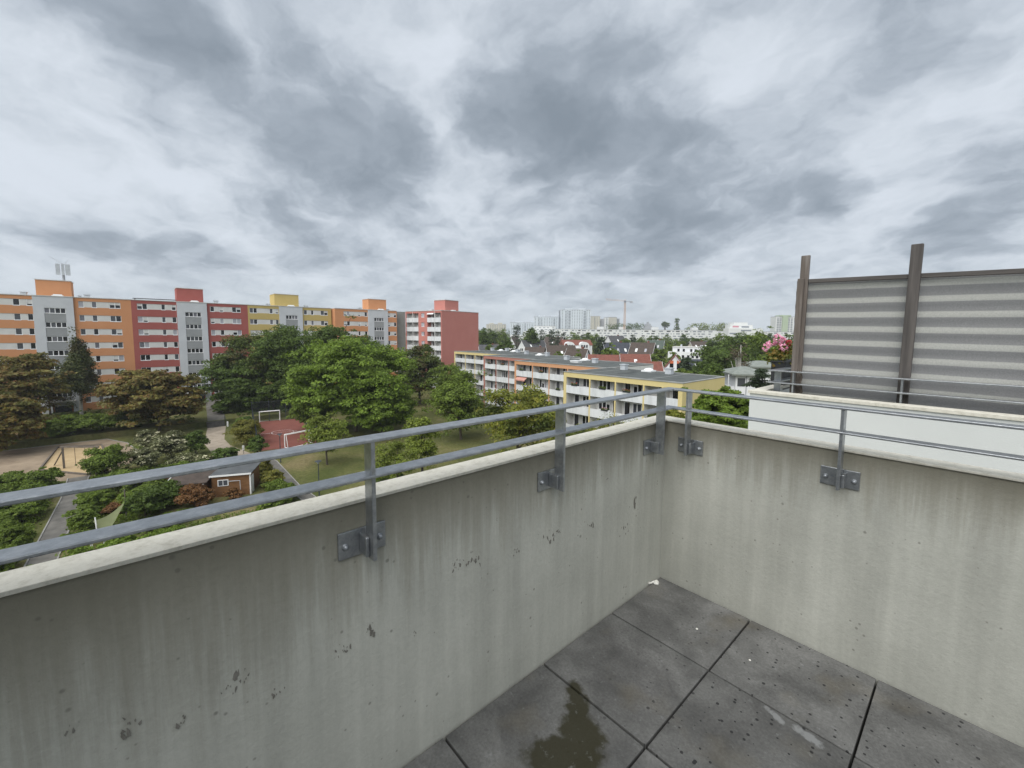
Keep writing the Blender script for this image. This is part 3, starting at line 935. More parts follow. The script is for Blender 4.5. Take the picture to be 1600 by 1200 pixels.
tall_section('bright orange apartment block section with grey stair tower and a roof antenna', 'render_orange', -30.0, -1.83, -126,
             [(-30, -15.95, -28.3, -15.96, [(-28.3, -26.6, 2), (-24.6, -22.9, 2), (-18.47, -17.6, 1), (-16.74, -15.99, 1)]),
              (-10.47, -1.83, -9.77, -3.50, [(-9.77, -8.99, 1), (-7.87, -7.12, 1), (-5.22, -3.52, 2)])],
             (-15.95, -10.47), (-14.5, -11.6), (-15.7, -10.8), [(-17.8, 0.8, 0.75), (-9.9, 0.4, 0.5), (-9.0, 0.8, 0.8)])
tall_section('dark red apartment block section between the orange and the yellow one', 'render_red', -1.83, 19.76, -126,
             [(-1.83, 5.86, -0.9, 5.78, [(-0.88, 0.79, 2), (3.17, 3.84, 1), (4.96, 5.74, 1)]),
              (11.43, 19.76, 12.05, 18.30, [(12.11, 12.92, 1), (13.94, 14.71, 1), (16.47, 18.27, 2)])],
             (5.86, 11.43), (7.3, 10.28), (6.2, 11.2), [(13.4, 0.8, 0.8)])
tall_section('mustard yellow apartment block section, lower floors behind the big trees', 'render_yellow', 19.76, 40.0, -126,
             [(19.76, 26.78, 20.15, 26.70, [(20.17, 21.8, 2), (24.6, 25.35, 1), (25.95, 26.66, 1)]),
              (26.78 + 5.62, 40.0, 32.75, 39.05, [(32.8, 33.64, 1), (34.62, 35.28, 1), (37.13, 39.01, 2)])],
             (26.78, 32.40), (28.3, 31.15), (26.5, 32.4), [(24.6, 0.9, 0.6), (34.0, 0.9, 0.6)])
tall_section('second orange section, stepped forward beside the yellow one', 'render_orange', 40.3, 58.87, -124,
             [(40.3, 49.7, 42.7, 49.62, [(42.75, 44.45, 2), (46.86, 47.5, 1), (48.75, 49.55, 1)]),
              (55.85, 58.87, 55.9, 58.74, [(55.95, 56.7, 1), (57.95, 58.7, 1)])],
             (49.7, 55.85), (51.5, 54.5), (51.0, 56.6), [(48.3, 0.9, 0.6), (57.0, 0.9, 0.5)], hut=(2.4, 7.0))
# low panel of solar collectors on the red roof
tag(part('solar_panel', MB().box(-0.6, 0.6, -6.5, 5.5, 0.42, 0.55).box(-0.5, 0.5, -6.2, -6.0, 0, 0.42).box(-0.5, 0.5, 5.0, 5.2, 0, 0.42), 'tiles_grey',
         loc=(-130.5, 5.0, 7.84)), 'low dark collector row lying on the dark red section roof', 'solar panel')


def antenna():
    t = thing('antenna_mast', 'mobile phone antenna mast on the orange lift housing', 'antenna', (-131.3, -11.9, 7.74 + 3.5))
    part('pole', MB().tube([(0, 0, 0), (0, 0, 3.6)], [0.22, 0.16], 8), 'tower_grey', t)
    for (dx, dy, w) in ((0.5, -0.70, 0.62), (0.55, 0.02, 0.42), (0.5, 0.72, 0.72)):
        part('antenna_panel', MB().box(dx - 0.14, dx + 0.14, dy - w / 2, dy + w / 2, 1.25, 3.5), 'zinc', t)
        part('bracket', MB().box(0.1, dx - 0.14, dy * 0.6 - 0.05, dy * 0.6 + 0.05, 2.2, 2.3), 'steel_dark', t)
    part('whip', MB().tube([(0, 0.2, 3.4), (-0.1, -1.9, 5.0)], 0.025, 5).tube([(0, 0.2, 3.4), (0.1, 0.9, 4.6)], 0.025, 5), 'tower_grey', t)


antenna()


# the salmon red end block with balconies
def red_end():
    ang = R(12)
    t = thing('apartment_block', 'salmon red end block with white balconies and a blank gable', 'apartment block', (-125.0, 62.3, G), ang,
              'coloured sections of the long tall apartment block')
    L = 16.35
    BACK = 1.5
    part('body', MB().box(0, L, BACK, 16.5, 0, ROOF - 0.05), 'render_salmon', t)
    cols = [(0.0, 0.55, None), (0.55, 3.39, 'b'), (3.39, 3.52, None), (3.52, 6.15, 'b'), (6.15, 10.19, 'w'), (10.19, 13.25, 'b'), (13.25, 13.40, None), (13.40, 16.05, 'b'), (16.05, L, None)]
    for (a, b2, kd) in cols:
        if kd is None:
            part('pier', MB().box(a, b2, 0, BACK, 0, ROOF - 0.05), 'render_salmon' if b2 - a > 0.2 else 'panel_white', t)
            if b2 - a > 0.2:
                part('side_panel', MB().box(b2 if a < 1 else a - 0.02, b2 + 0.02 if a < 1 else a, 0.1, BACK, 0, 7.1 - G), 'panel_white', t)
        elif kd == 'w':
            w0, w1 = 7.4, 8.9
            part('pier', MB().box(a, w0, 0, BACK, 0, ROOF - 0.05), 'render_salmon', t)
            part('pier', MB().box(w1, b2, 0, BACK, 0, ROOF - 0.05), 'render_salmon', t)
            link('spandrel', shared_box('spandrel', (w1 - w0, BACK, ROOF - 0.05 - (ZT + 0.05)), 'render_salmon'), None, t, loc=(w0, 0, ZT + 0.05))
            for k in range(8):
                zb = ZB - FLOOR * k
                zl = max(ZT + 0.05 - FLOOR * (k + 1), 0)
                link('spandrel', shared_box('spandrel', (w1 - w0, BACK, zb - zl), 'render_salmon'), None, t, loc=(w0, 0, zl))
                window(t, w0, 0.12, zb, w1 - w0, ZT + 0.05 - ZB, 2, ['glass_curtain', 'glass_curtain', 'glass_mid'])
                link('panel', shared_box('panel', (w1 - w0, 0.05, ZT + 0.05 - ZB), 'panel_white'), None, t, loc=(w0, 0.4, zb))
        else:
            part('pier', MB().box(a, b2, 0, BACK, 7.12 - G, ROOF - 0.05), 'render_salmon', t)
            for k in range(8):
                top = 5.66 - G - FLOOR * k
                if top < 1.2:
                    break
                link('balustrade', shared_box('balustrade', (b2 - a, 0.1, 1.38), 'balustrade_white'), None, t, loc=(a, -0.06, top - 1.38))
                link('balcony_slab', shared_box('balcony_slab', (b2 - a, BACK - 0.04, 0.2), 'panel_white'), None, t, loc=(a, 0.04, top - 1.30))
                link('back_wall', shared_box('back_wall', (b2 - a, 0.04, FLOOR - 0.2), 'panel_white'), None, t, loc=(a, BACK - 0.045, top - 1.1))
                window(t, a + 0.9, BACK - 0.13, top - 0.95, 1.7, 2.1, 2)
    part('coping', MB().box(-0.02, L + 0.08, -0.1, 16.6, ROOF - 0.05, ROOF + 0.10), 'coping_pale', t)
    part('side_wall', MB().box(-3.4, 0.0, 0.3, 0.6, 0, ROOF - 0.1, Matrix.Rotation(R(66), 4, 'Z')), 'render_shadegrey', t)
    hs = part('lift_housing', MB().box(9.6, 14.4, 3.4, 9.2, ROOF + 0.1, ROOF + 3.35), 'render_salmon', t)
    part('housing_cap', MB().box(9.5, 14.5, 3.3, 9.3, ROOF + 3.35, ROOF + 3.5), 'coping_pale', hs)
    part('roof_vent', MB().box(7.6, 9.0, 3, 3.8, ROOF + 0.1, ROOF + 0.65), 'zinc', t)
    part('roof_light', MB().box(14.6, 15.8, 5.5, 6.6, ROOF + 0.1, ROOF + 0.4), 'dome_white', t)
    # an awning let down over the top right balcony
    part('awning', MB().poly([(10.3, 0.05, 7.05 - G), (13.1, 0.05, 7.05 - G), (13.1, -0.35, 6.75 - G), (10.3, -0.35, 6.75 - G)]).poly(
        [(10.3, -0.35, 6.75 - G), (13.1, -0.35, 6.75 - G), (13.1, -0.36, 6.62 - G), (10.3, -0.36, 6.62 - G)]), 'frame_white', t)


red_end()


# ------------------------------------------------------------------ the four-storey block with balconies (facades look towards -y)
LROOF = -4.0 - G


def balcony_things(t, a, b2, top, k, bay):
    pass


def low_section(label, col, x0, x1, y, bays, gable=False, DP=14.0):
    L = x1 - x0
    t = thing('low_block', label, 'apartment block', (x0, y, G), 0, 'stepped sections of the four-storey balcony block')
    BK = 1.5
    part('body', MB().box(0, L - (0.3 if gable else 0), BK, DP, 0, LROOF - 0.1), 'panel_white', t)
    if gable:
        part('gable_wall', MB().box(L - 0.3, L, 0.26, DP, 0, LROOF - 0.02), col, t)
    part('fascia', MB().box(0.5, L - 0.5, 0, 0.25, LROOF - 0.66, LROOF - 0.02).box(0.5, L - 0.5, 0.25, BK, LROOF - 0.3, LROOF - 0.1), col, t)
    part('end_fin', MB().box(0, 0.5, 0, BK, 0, LROOF - 0.02), col, t)
    part('end_fin', MB().box(L - 0.5, L - (0.301 if gable else 0), 0.0, BK, 0, LROOF - 0.02), col, t)
    part('side_panel', MB().box(0.5, 0.52, 0.1, BK, 0, LROOF - 0.66).box(L - 0.52, L - 0.5, 0.1, BK, 0, LROOF - 0.66), 'panel_white', t)
    if gable:
        part('end_fin', MB().box(L - 0.3, L, 0.0, 0.26, 0, LROOF - 0.02), col, t)
    roof = part('roof', MB().box(0.3, L - 0.3, 0.35, DP - 0.3, LROOF - 0.1, LROOF + 0.03), 'bitumen', t)
    part('roof_edge', MB().box(-0.03, L + 0.03, -0.05, 0.35, LROOF - 0.02, LROOF + 0.09).box(-0.03, L + 0.03, DP - 0.3, DP + 0.05, LROOF - 0.02, LROOF + 0.09)
         .box(-0.03, 0.3, 0.35, DP - 0.3, LROOF - 0.02, LROOF + 0.06).box(L - 0.3, L + 0.03, 0.35, DP - 0.3, LROOF - 0.02, LROOF + 0.06), 'bitumen_edge', t)
    for k in range(1, int(L / 3.2)):
        part('roof_seam', MB().box(k * 3.2 - 0.07, k * 3.2 + 0.07, 0.4, DP - 0.4, LROOF + 0.03, LROOF + 0.042), 'bitumen_edge' if k % 3 == 1 else 'bitumen_seam', t)
    edges = [0.5] + [b - x0 for b in bays] + [L - 0.5]
    for i in range(len(edges) - 1):
        a, b2 = edges[i] + (0.09 if i else 0), edges[i + 1] - (0.09 if i < len(edges) - 2 else 0)
        if i:
            dv = part('divider', MB().box(edges[i] - 0.08, edges[i] + 0.08, 0.09, BK, 0, LROOF - 0.66), 'panel_white', t)
            part('divider_edge', MB().box(edges[i] - 0.09, edges[i] + 0.09, -0.03, 0.09, 0, LROOF - 0.66), col, dv)
        for k in range(4):
            top = -5.8 - G - 2.75 * k
            z0 = top - 1.08
            link('balustrade', shared_box('balustrade', (b2 - a, 0.08, 1.08), 'balustrade_white'), None, t, loc=(a, 0.02, z0))
            link('balcony_slab', shared_box('balcony_slab', (b2 - a, BK - 0.1, 0.18), 'panel_white'), None, t, loc=(a, 0.1, z0 + 0.06))
            w = b2 - a
            ww = min(1.9, w - 1.6)
            if ww > 0.7:
                window(t, a + (0.35 if (i % 2) else w - ww - 0.35), BK - 0.09, top - 0.2, ww, 1.5, 3 if ww > 1.5 else 2,
                       ['glass_dark', 'glass_dark', 'glass_dark', 'glass_grey', 'glass_curtain', 'blind'])
            fd = link('balcony_door', frame_mesh(0.9, 2.15, 1), None, t, loc=(a + (w - 1.25 if (i % 2) else 0.35), BK - 0.09, z0 + 0.28))
            link('pane', pane_mesh(0.78, 2.03, rnd.choice(['glass_dark', 'glass_dark', 'glass_grey'])), None, fd, loc=(0.06, 0.05, 0.06))
    return t


def vent(t, x, y, s=1.0):
    x -= t.location.x; y -= t.location.y
    z = LROOF + 0.03
    b_ = part('roof_vent', MB().box(x - 0.42 * s, x + 0.42 * s, y - 0.42 * s, y + 0.42 * s, z, z + 0.75 * s), 'zinc', t, bevel=0.03)
    part('vent_cap', MB().box(x - 0.5 * s, x + 0.5 * s, y - 0.5 * s, y + 0.5 * s, z + 0.75 * s, z + 0.86 * s), 'zinc', b_)


def skylight(t, x, y, s=1.0):
    x -= t.location.x; y -= t.location.y
    z = LROOF + 0.03
    b_ = part('skylight', MB().box(x - 0.75 * s, x + 0.75 * s, y - 0.75 * s, y + 0.75 * s, z, z + 0.2), 'dome_white', t)
    part('dome', MB().dome((x, y, z + 0.2), 0.7 * s, (0, 0, 1), 0.45, 14, 4), 'dome_white', b_, smooth=True)


lowA = low_section('farthest low balcony block section, yellow fascia, against the salmon gable', 'render_pale_yellow', -100.0, -77.7, 64.2,
                   [-94.6, -90.2, -85.9, -81.6])
lowB = low_section('low balcony block section with a red fascia and red end fin', 'render_soft_red', -77.7, -60.2, 57.6, [-73.1, -68.7, -64.4])
lowC = low_section('low balcony block section with an orange fascia and orange fin', 'render_soft_orange', -60.2, -38.6, 51.8,
                   [-55.16, -50.9, -46.6, -42.6])
lowD = low_section('nearest low balcony block section, pale yellow with a blank yellow gable', 'render_pale_yellow', -38.6, -21.0, 42.0,
                   [-33.94, -29.88, -25.84, -23.4], gable=True, DP=11.2)
for (t_, x, y) in ((lowA, -97.0, 75.5), (lowA, -92.4, 77.2), (lowA, -84, 74.0), (lowB, -76.3, 69.9), (lowB, -67.5, 68.3), (lowC, -55.6, 61.7),
                   (lowC, -46.6, 59.3), (lowD, -35.0, 51.4), (lowD, -27.3, 50.6)):
    vent(t_, x, y)
for (t_, x, y) in ((lowA, -94.4, 76.6), (lowA, -88, 76.0), (lowB, -70.4, 68.7), (lowC, -52.1, 63.2), (lowD, -31.2, 51.9)):
    skylight(t_, x, y)
for (t_, x, y) in ((lowC, -49.7, 57.7),):
    x -= t_.location.x; y -= t_.location.y
    part('roof_hatch', MB().box(x - 0.9, x + 0.9, y - 0.6, y + 0.6, LROOF + 0.03, LROOF + 0.3).box(x - 1.0, x + 1.0, y - 0.7, y + 0.7, LROOF + 0.3, LROOF + 0.38), 'dome_white', t_)
def flower_box(t, edges, bay, row, frac, bloom, where):
    a, b2 = edges[bay], edges[bay + 1]
    x = t.location.x + a + (b2 - a) * frac
    top = -5.8 - 2.75 * row
    f = thing('flower_box', '%s flower box, %s balcony from left, %s row, %s section' % (
        {'petal_red': 'red-flowered', 'petal_pink': 'pink-flowered', 'leaf_mid': 'leafy green'}[bloom], ('first', 'second', 'third', 'fourth')[bay], ('top', 'second', 'third')[row], where),
        'flower box', (x, t.location.y + 0.06, top), 0, 'flower boxes on the low block balconies')
    part('trough', MB().box(-0.5, 0.5, -0.10, 0.10, 0.0, 0.18), 'planter_plastic', f)
    g = np.random.default_rng(bay * 10 + row + int(frac * 100))
    c = np.stack([g.uniform(-0.5, 0.5, 26), g.uniform(-0.14, 0.1, 26), g.uniform(0.16, 0.36, 26)], 1)
    link('leaves', quads_mesh('leaves', leaf_cloud(c, np.full(26, 0.12), 9, 0.06, 3, 0.8), 'leaf_mid'), None, f)
    if bloom != 'leaf_mid':
        c[:, 2] += 0.08
        link('flowers', quads_mesh('flowers', leaf_cloud(c[:14], np.full(14, 0.1), 8, 0.045, 4, 0.8), bloom), None, f)


LATER = [(lowD, [0.5, 4.66, 8.72, 12.76, 15.2], 0, 0, 0.35, 'petal_red', 'nearest pale yellow'), (lowD, [0.5, 4.66, 8.72, 12.76, 15.2], 1, 1, 0.6, 'petal_pink', 'nearest pale yellow'),
         (lowD, [0.5, 4.66, 8.72, 12.76, 15.2], 1, 0, 0.5, 'leaf_mid', 'nearest pale yellow'), (lowD, [0.5, 4.66, 8.72, 12.76, 15.2], 0, 1, 0.5, 'leaf_mid', 'nearest pale yellow'),
         (lowD, [0.5, 4.66, 8.72, 12.76, 15.2], 2, 0, 0.4, 'petal_red', 'nearest pale yellow'),
         (lowC, [0.5, 5.04, 9.3, 13.6, 17.6], 1, 0, 0.5, 'petal_red', 'orange-fascia'), (lowC, [0.5, 5.04, 9.3, 13.6, 17.6], 2, 1, 0.5, 'leaf_mid', 'orange-fascia'),
         (lowC, [0.5, 5.04, 9.3, 13.6, 17.6], 0, 0, 0.3, 'leaf_mid', 'orange-fascia'), (lowB, [0.5, 4.6, 9.0, 13.3], 1, 0, 0.5, 'petal_red', 'red-fascia'),
         (lowB, [0.5, 4.6, 9.0, 13.3], 0, 1, 0.5, 'leaf_mid', 'red-fascia'), (lowB, [0.5, 4.6, 9.0, 13.3], 0, 0, 0.4, 'petal_pink', 'red-fascia')]
# a red awning on the orange section's second row of balconies
aw = MB().poly([(0.7, 0.3, -7.0 - G), (3.4, 0.3, -7.0 - G), (3.4, -0.5, -7.5 - G), (0.7, -0.5, -7.5 - G)]).poly(
    [(0.7, -0.5, -7.5 - G), (3.4, -0.5, -7.5 - G), (3.4, -0.5, -7.72 - G), (0.7, -0.5, -7.72 - G)])
part('awning', aw, noisy('awning_salmon', (0.42, 0.20, 0.16), (0.55, 0.30, 0.25), 4.0, 0.8), lowC)


# ------------------------------------------------------------------ foliage
def leaf_cloud(centers, sizes, per, leaf, seed, flat=0.5, upness=0.6, asp=0.55, cz=0.0):
    """per leaves round every clump centre: a loose puff, denser on its outside"""
    g = np.random.default_rng(seed)
    n = len(centers)
    c = np.repeat(np.asarray(centers, dtype=float), per, 0)
    s = np.repeat(np.asarray(sizes, dtype=float), per)[:, None]
    d = g.normal(0, 1, (n * per, 3)); d /= np.linalg.norm(d, axis=1, keepdims=True)
    d[:, 2] = np.where(d[:, 2] < -0.35, -d[:, 2], d[:, 2])
    off = d * (0.35 + 0.75 * g.uniform(0, 1, (n * per, 1)) ** 0.6) * np.array([1, 1, flat])
    p = c + off * s
    out = p - np.array([0, 0, cz])
    out /= np.linalg.norm(out, axis=1, keepdims=True) + 1e-6
    nr = g.normal(0, 0.55, (n * per, 3)) + out * 0.3 + d * 0.5 + np.array([0, 0, upness])
    nr /= np.linalg.norm(nr, axis=1, keepdims=True)
    tt = np.cross(nr, g.normal(0, 1, (n * per, 3)))
    tt /= np.linalg.norm(tt, axis=1, keepdims=True) + 1e-9
    bb = np.cross(nr, tt)
    k = leaf * g.uniform(0.6, 1.25, (n * per, 1))
    a = tt * k; b = bb * k * asp
    v = np.stack([p - a, p + b - a * 0.1, p + a, p - b - a * 0.1], 1).reshape(-1, 3)
    return v


def quads_mesh(name, v, mat):
    n = len(v) // 4
    me = bpy.data.meshes.new(name)
    me.vertices.add(n * 4)
    me.vertices.foreach_set('co', v.astype(np.float32).ravel())
    me.loops.add(n * 4)
    me.loops.foreach_set('vertex_index', np.arange(n * 4, dtype=np.int32))
    me.polygons.add(n)
    me.polygons.foreach_set('loop_start', np.arange(0, n * 4, 4, dtype=np.int32))
    me.update(calc_edges=True)
    me.materials.append(M[mat])
    return me


def blob_centers(rx, ry, rz, n, seed, zmin=-0.75, hollow=0.45, lobes=9, lump=0.35, cone=False):
    """clump centres: a crown made of boughs (lobes), each bough a bunch of clumps on its surface"""
    g = np.random.default_rng(seed)
    N = n * 4
    if cone:
        h = g.uniform(0, 1, N) ** 1.35
        rr = (1 - h) * (0.55 + 0.45 * g.uniform(0, 1, N)) + 0.03
        an = g.uniform(0, 2 * math.pi, N)
        p = np.stack([np.cos(an) * rr, np.sin(an) * rr, h * 2 - 1], 1)
        return p[:n] * np.array([rx, ry, rz])
    ld = g.normal(0, 1, (lobes, 3)); ld /= np.linalg.norm(ld, axis=1, keepdims=True)
    zz = (np.arange(lobes) + g.uniform(0, 1, lobes)) / lobes * 1.75 - 0.80
    hh = np.hypot(ld[:, 0], ld[:, 1]) + 1e-6
    ww = np.sqrt(np.clip(1 - zz * zz, 0.05, 1))
    ld = np.stack([ld[:, 0] / hh * ww, ld[:, 1] / hh * ww, zz], 1)
    lr = g.uniform(0.24, 0.24 + lump * 0.5, lobes)
    lc = ld * (1.0 - lr * g.uniform(0.75, 1.25, lobes))[:, None]
    k = g.integers(0, lobes, N)
    d = g.normal(0, 1, (N, 3)); d /= np.linalg.norm(d, axis=1, keepdims=True)
    d[:, 2] = np.where(d[:, 2] < -0.3, -d[:, 2], d[:, 2])
    p = lc[k] + d * (lr[k] * (0.55 + 0.5 * g.uniform(0, 1, N)))[:, None]
    inner = g.uniform(0, 1, N) < 0.22
    q = g.normal(0, 0.36, (N, 3))
    p[inner] = q[inner]
    p = p[p[:, 2] > zmin][:n]
    return p * np.array([rx, ry, rz])


SPEC = {
    # kind: material, leaf size, clumps, leaves per clump, clump size factor, flatness, bark, options
    'horse_chestnut': ('leaf_chestnut', 0.28, 680, 56, 0.14, 0.42, 'bark', 30),
    'dark': ('leaf_dark', 0.24, 520, 54, 0.16, 0.55, 'bark', 20),
    'dark_brown': ('leaf_dark_brown', 0.24, 520, 54, 0.16, 0.55, 'bark', 20),
    'bright': ('leaf_bright', 0.26, 1000, 60, 0.12, 0.55, 'bark', 40),
    'mid': ('leaf_mid', 0.21, 360, 50, 0.17, 0.6, 'bark', 18),
    'yellow': ('leaf_yellow', 0.19, 360, 52, 0.18, 0.6, 'bark', 20),
    'sapling': ('leaf_sapling', 0.16, 170, 34, 0.20, 0.7, 'bark', 16),
    'shoot': ('leaf_yellow', 0.12, 60, 26, 0.3, 1.2, 'bark', 8),
    'birch': ('leaf_birch', 0.20, 330, 54, 0.15, 1.7, 'bark_pale', 22),
    'bare_birch': ('leaf_sparse', 0.22, 40, 16, 0.3, 0.6, 'bark_pale', 8),
    'conifer': ('leaf_conifer', 0.26, 170, 34, 0.26, 0.4, 'bark', 9),
    'pine': ('leaf_conifer', 0.11, 110, 90, 0.26, 0.35, 'bark', 10),
    'sparse': ('leaf_sparse', 0.22, 110, 24, 0.24, 0.6, 'bark', 12),
    'poplar': ('leaf_dark', 0.7, 60, 20, 0.4, 1.0, 'bark', 6),
}
tree_seed = [100]


def tree(kind, x, y, zc, r, rz, label, group=None, far=False, base=G, species=None):
    tree_seed[0] += 1
    sd_ = tree_seed[0]
    mat, leaf, nc, per, cs, flat, bark, nl = SPEC[kind]
    g = random.Random(sd_)
    name = species or {'birch': 'birch_tree', 'bare_birch': 'birch_tree', 'conifer': 'conifer_tree', 'pine': 'pine_tree', 'poplar': 'poplar_tree',
                       'horse_chestnut': 'chestnut_tree', 'sapling': 'young_tree', 'shoot': 'young_tree'}.get(kind, 'leafy_tree')
    t = thing(name, label, 'tree', (x, y, base), 0, group)
    if far and kind not in ('poplar',) and zc < 5:
        top_ = zc + rz
        rz = (top_ - base) * 0.47
        zc = top_ - rz
    h = zc - base
    rr = min(rz, h * 0.96)
    if far:
        nc, per, leaf = int(nc * 0.5), int(per * 0.5), leaf * max(1.7, min(2.8, r * 0.25))
    dist = math.hypot(x, y)
    if dist < 48 and not far:                                            # close enough to show single leaves
        leaf *= dist / 62; per = int(per * 62 / dist)
    cone = kind in ('conifer', 'poplar')
    c = blob_centers(r, r, rr, nc, sd_, zmin=-0.95, cone=cone, lump=0.40, lobes=nl)
    if kind == 'birch':
        zz = np.clip((c[:, 2] / rr + 1) / 2, 0, 1)
        c[:, :2] *= (1.1 - 0.8 * zz)[:, None]
    c[:, 2] += h
    sz = np.random.default_rng(sd_).uniform(0.7, 1.3, len(c)) * cs * (r + rr) * 0.5
    v = leaf_cloud(c, sz, per, leaf, sd_, flat, cz=h)
    v[:, 2] = np.maximum(v[:, 2], 0.05)
    link('crown', quads_mesh('crown', v, mat), None, t)
    tb = MB()
    r0 = max(0.07, 0.032 * h)
    top = h + rr * (0.75 if kind in ('birch', 'conifer', 'sapling', 'bare_birch') else 0.35)
    lx, ly = g.uniform(-0.3, 0.3), g.uniform(-0.3, 0.3)
    tb.tube([(0, 0, 0), (lx * 0.4, ly * 0.4, h * 0.35), (lx, ly, h * 0.75), (lx * 0.6, ly * 0.6, top)], [r0 * 1.25, r0, r0 * 0.75, r0 * 0.18], 7)
    for k in range(3 if far else 9):
        q = c[g.randrange(len(c))]
        z0 = h * g.uniform(0.45, 0.8)
        mid = (q[0] * 0.45, q[1] * 0.45, z0 + (q[2] - z0) * 0.6)
        tb.tube([(lx * 0.8, ly * 0.8, z0), mid, tuple(q)], [r0 * 0.5, r0 * 0.3, r0 * 0.1], 5)
    part('trunk', tb, bark, t)
    return t


B = G + 0.9
for a in (
        ('horse_chestnut', -110.2, -18.6, -8.8, 8.4, 9.4, 'large browning chestnut tree at the left edge before the orange block', None, False, B),
        ('horse_chestnut', -92.7, -16.9, -12.0, 5.0, 5.0, 'smaller rust-green chestnut at the left edge above the playground', None, False, G),
        ('sparse', -122.8, -14.6, -11.1, 2.8, 5.2, 'thin half-bare brownish tree against the grey stair tower', None, False, B),
        ('birch', -119.5, -10.2, -8.0, 4.0, 8.0, 'drooping dark birch in front of the orange block', None, False, B),
        ('horse_chestnut', -96.1, 0.6, -10.6, 7.0, 9.0, 'broad rust-brown chestnut between the birch and the steps', None, False, B - 0.6),
        ('dark', -108.1, 13.2, -9.8, 6.4, 7.8, 'dark green tree right of the garden steps', None, False, B),
        ('dark_brown', -109.9, 18.4, -7.0, 8.0, 9.0, 'dark tree with reddish branch tips before the red section', None, False, B),
        ('dark', -99.8, 23.4, -5.8, 7.6, 9.4, 'tallest dark green tree above the far end of the sports court', None, False, G),
        ('dark', -101.8, 31.4, -4.6, 6.8, 8.0, 'dark tree crown rising behind the big bright green tree', None, False, G),
        ('bright', -74.6, 26.6, -8.0, 11.0, 9.6, 'largest tree, bright green and dome-shaped, beside the sports court', None, False, G),
        ('bright', -68.2, 28.6, -12.2, 5.4, 4.4, 'lower bright green tree merging with the right side of the largest tree', None, False, G),
        ('mid', -79.6, 21.4, -12.6, 4.2, 4.0, 'green tree merging with the left side of the largest tree', None, False, G),
        ('dark', -105.4, 14.6, -12.4, 5.2, 4.2, 'low dark tree filling the gap under the reddish-tipped tree', None, False, G),
        ('dark', -101.2, 21.8, -11.8, 5.4, 4.8, 'low dark tree behind the far goal', None, False, G),
        ('dark_brown', -93.3, 49.6, -8.8, 6.6, 8.0, 'dark tree with reddish leaves in front of the balcony end block', None, False, G),
        ('mid', -78.7, 48.6, -10.8, 4.8, 5.4, 'round light green tree below the salmon gable', None, False, G),
        ('mid', -57.6, 37.6, -10.8, 5.0, 6.2, 'mid green tree standing on the lawn before the red-fascia section', None, False, G),
        ('yellow', -37.6, 32.6, -9.6, 5.2, 4.6, 'yellow-green bushy tree before the orange-fascia section', None, False, G),
        ('sapling', -58.0, 16.3, -13.0, 2.9, 3.6, 'light green young tree at the near corner of the sports court', None, False, G),
        ('sapling', -43.9, 22.8, -12.0, 2.0, 3.8, 'slender feathery sapling on the lawn', None, False, G),
        ('sapling', -41.4, 18.4, -12.9, 2.6, 2.2, 'low light green sapling seen below the handrail', None, False, G),
        ('bright', -12.6, 32.6, -5.6, 3.2, 2.8, 'bright green tree top between the yellow gable and the white parapet', None, False, G),
        ('yellow', -17.0, 31.5, -6.6, 1.7, 1.6, 'yellow-green tree top just left of the bright green one', None, False, G),
        ('shoot', -17.3, 24.1, -6.2, 2.0, 1.5, 'thin yellow shoots rising before the pale yellow balconies', None, False, G),
        ('yellow', -21.5, 25.2, -8.3, 3.6, 1.5, 'yellow-green tree top just over the parapet coping', None, False, G),
        ('dark', -39.0, 93.5, -6.8, 6.0, 6.2, 'big dark tree behind the pale roof villa', None, False, G),
        ('dark', -50.2, 133.4, -3.8, 6.7, 5.4, 'dark tree mass left of the pale-trunk birch', None, True, G),
        ('bare_birch', -31.5, 86.0, -3.9, 2.2, 4.4, 'almost leafless birch with a pale trunk among the dark trees', None, False, G),
        ('mid', -38.2, 119.7, -3.7, 6.8, 5.9, 'mid green tree behind the geranium pot', None, True, G),
        ('mid', -34.6, 67.6, -7.6, 3.3, 3.2, 'green tree between the low block and the white villa', None, False, G),
        ('conifer', -38.6, 78.0, -8.0, 1.7, 4.6, 'dark pointed conifer beside the orange-gabled house', None, False, G),
        ('pine', -13.4, 44.2, -3.9, 1.7, 1.9, 'dark pine in front of the white villa', None, False, G),
        ('dark', -39.0, 138.1, -2.9, 4.9, 4.8, 'dark tree left of the striped screen', None, True, G),
        ('dark', -30.6, 69.0, -7.0, 2.9, 3.4, 'dark leafy tree left of the white villa corner', None, False, G),
        ('dark', -106.0, 40.0, -7.4, 7.0, 8.6, 'dark tree filling the gap between the bright tree and the end block', None, False, G)):
    kind, x, y, zc, r, rz, lab, grp, far, base = a
    tree(kind, x, y, zc, r, rz, lab, grp, far, base)

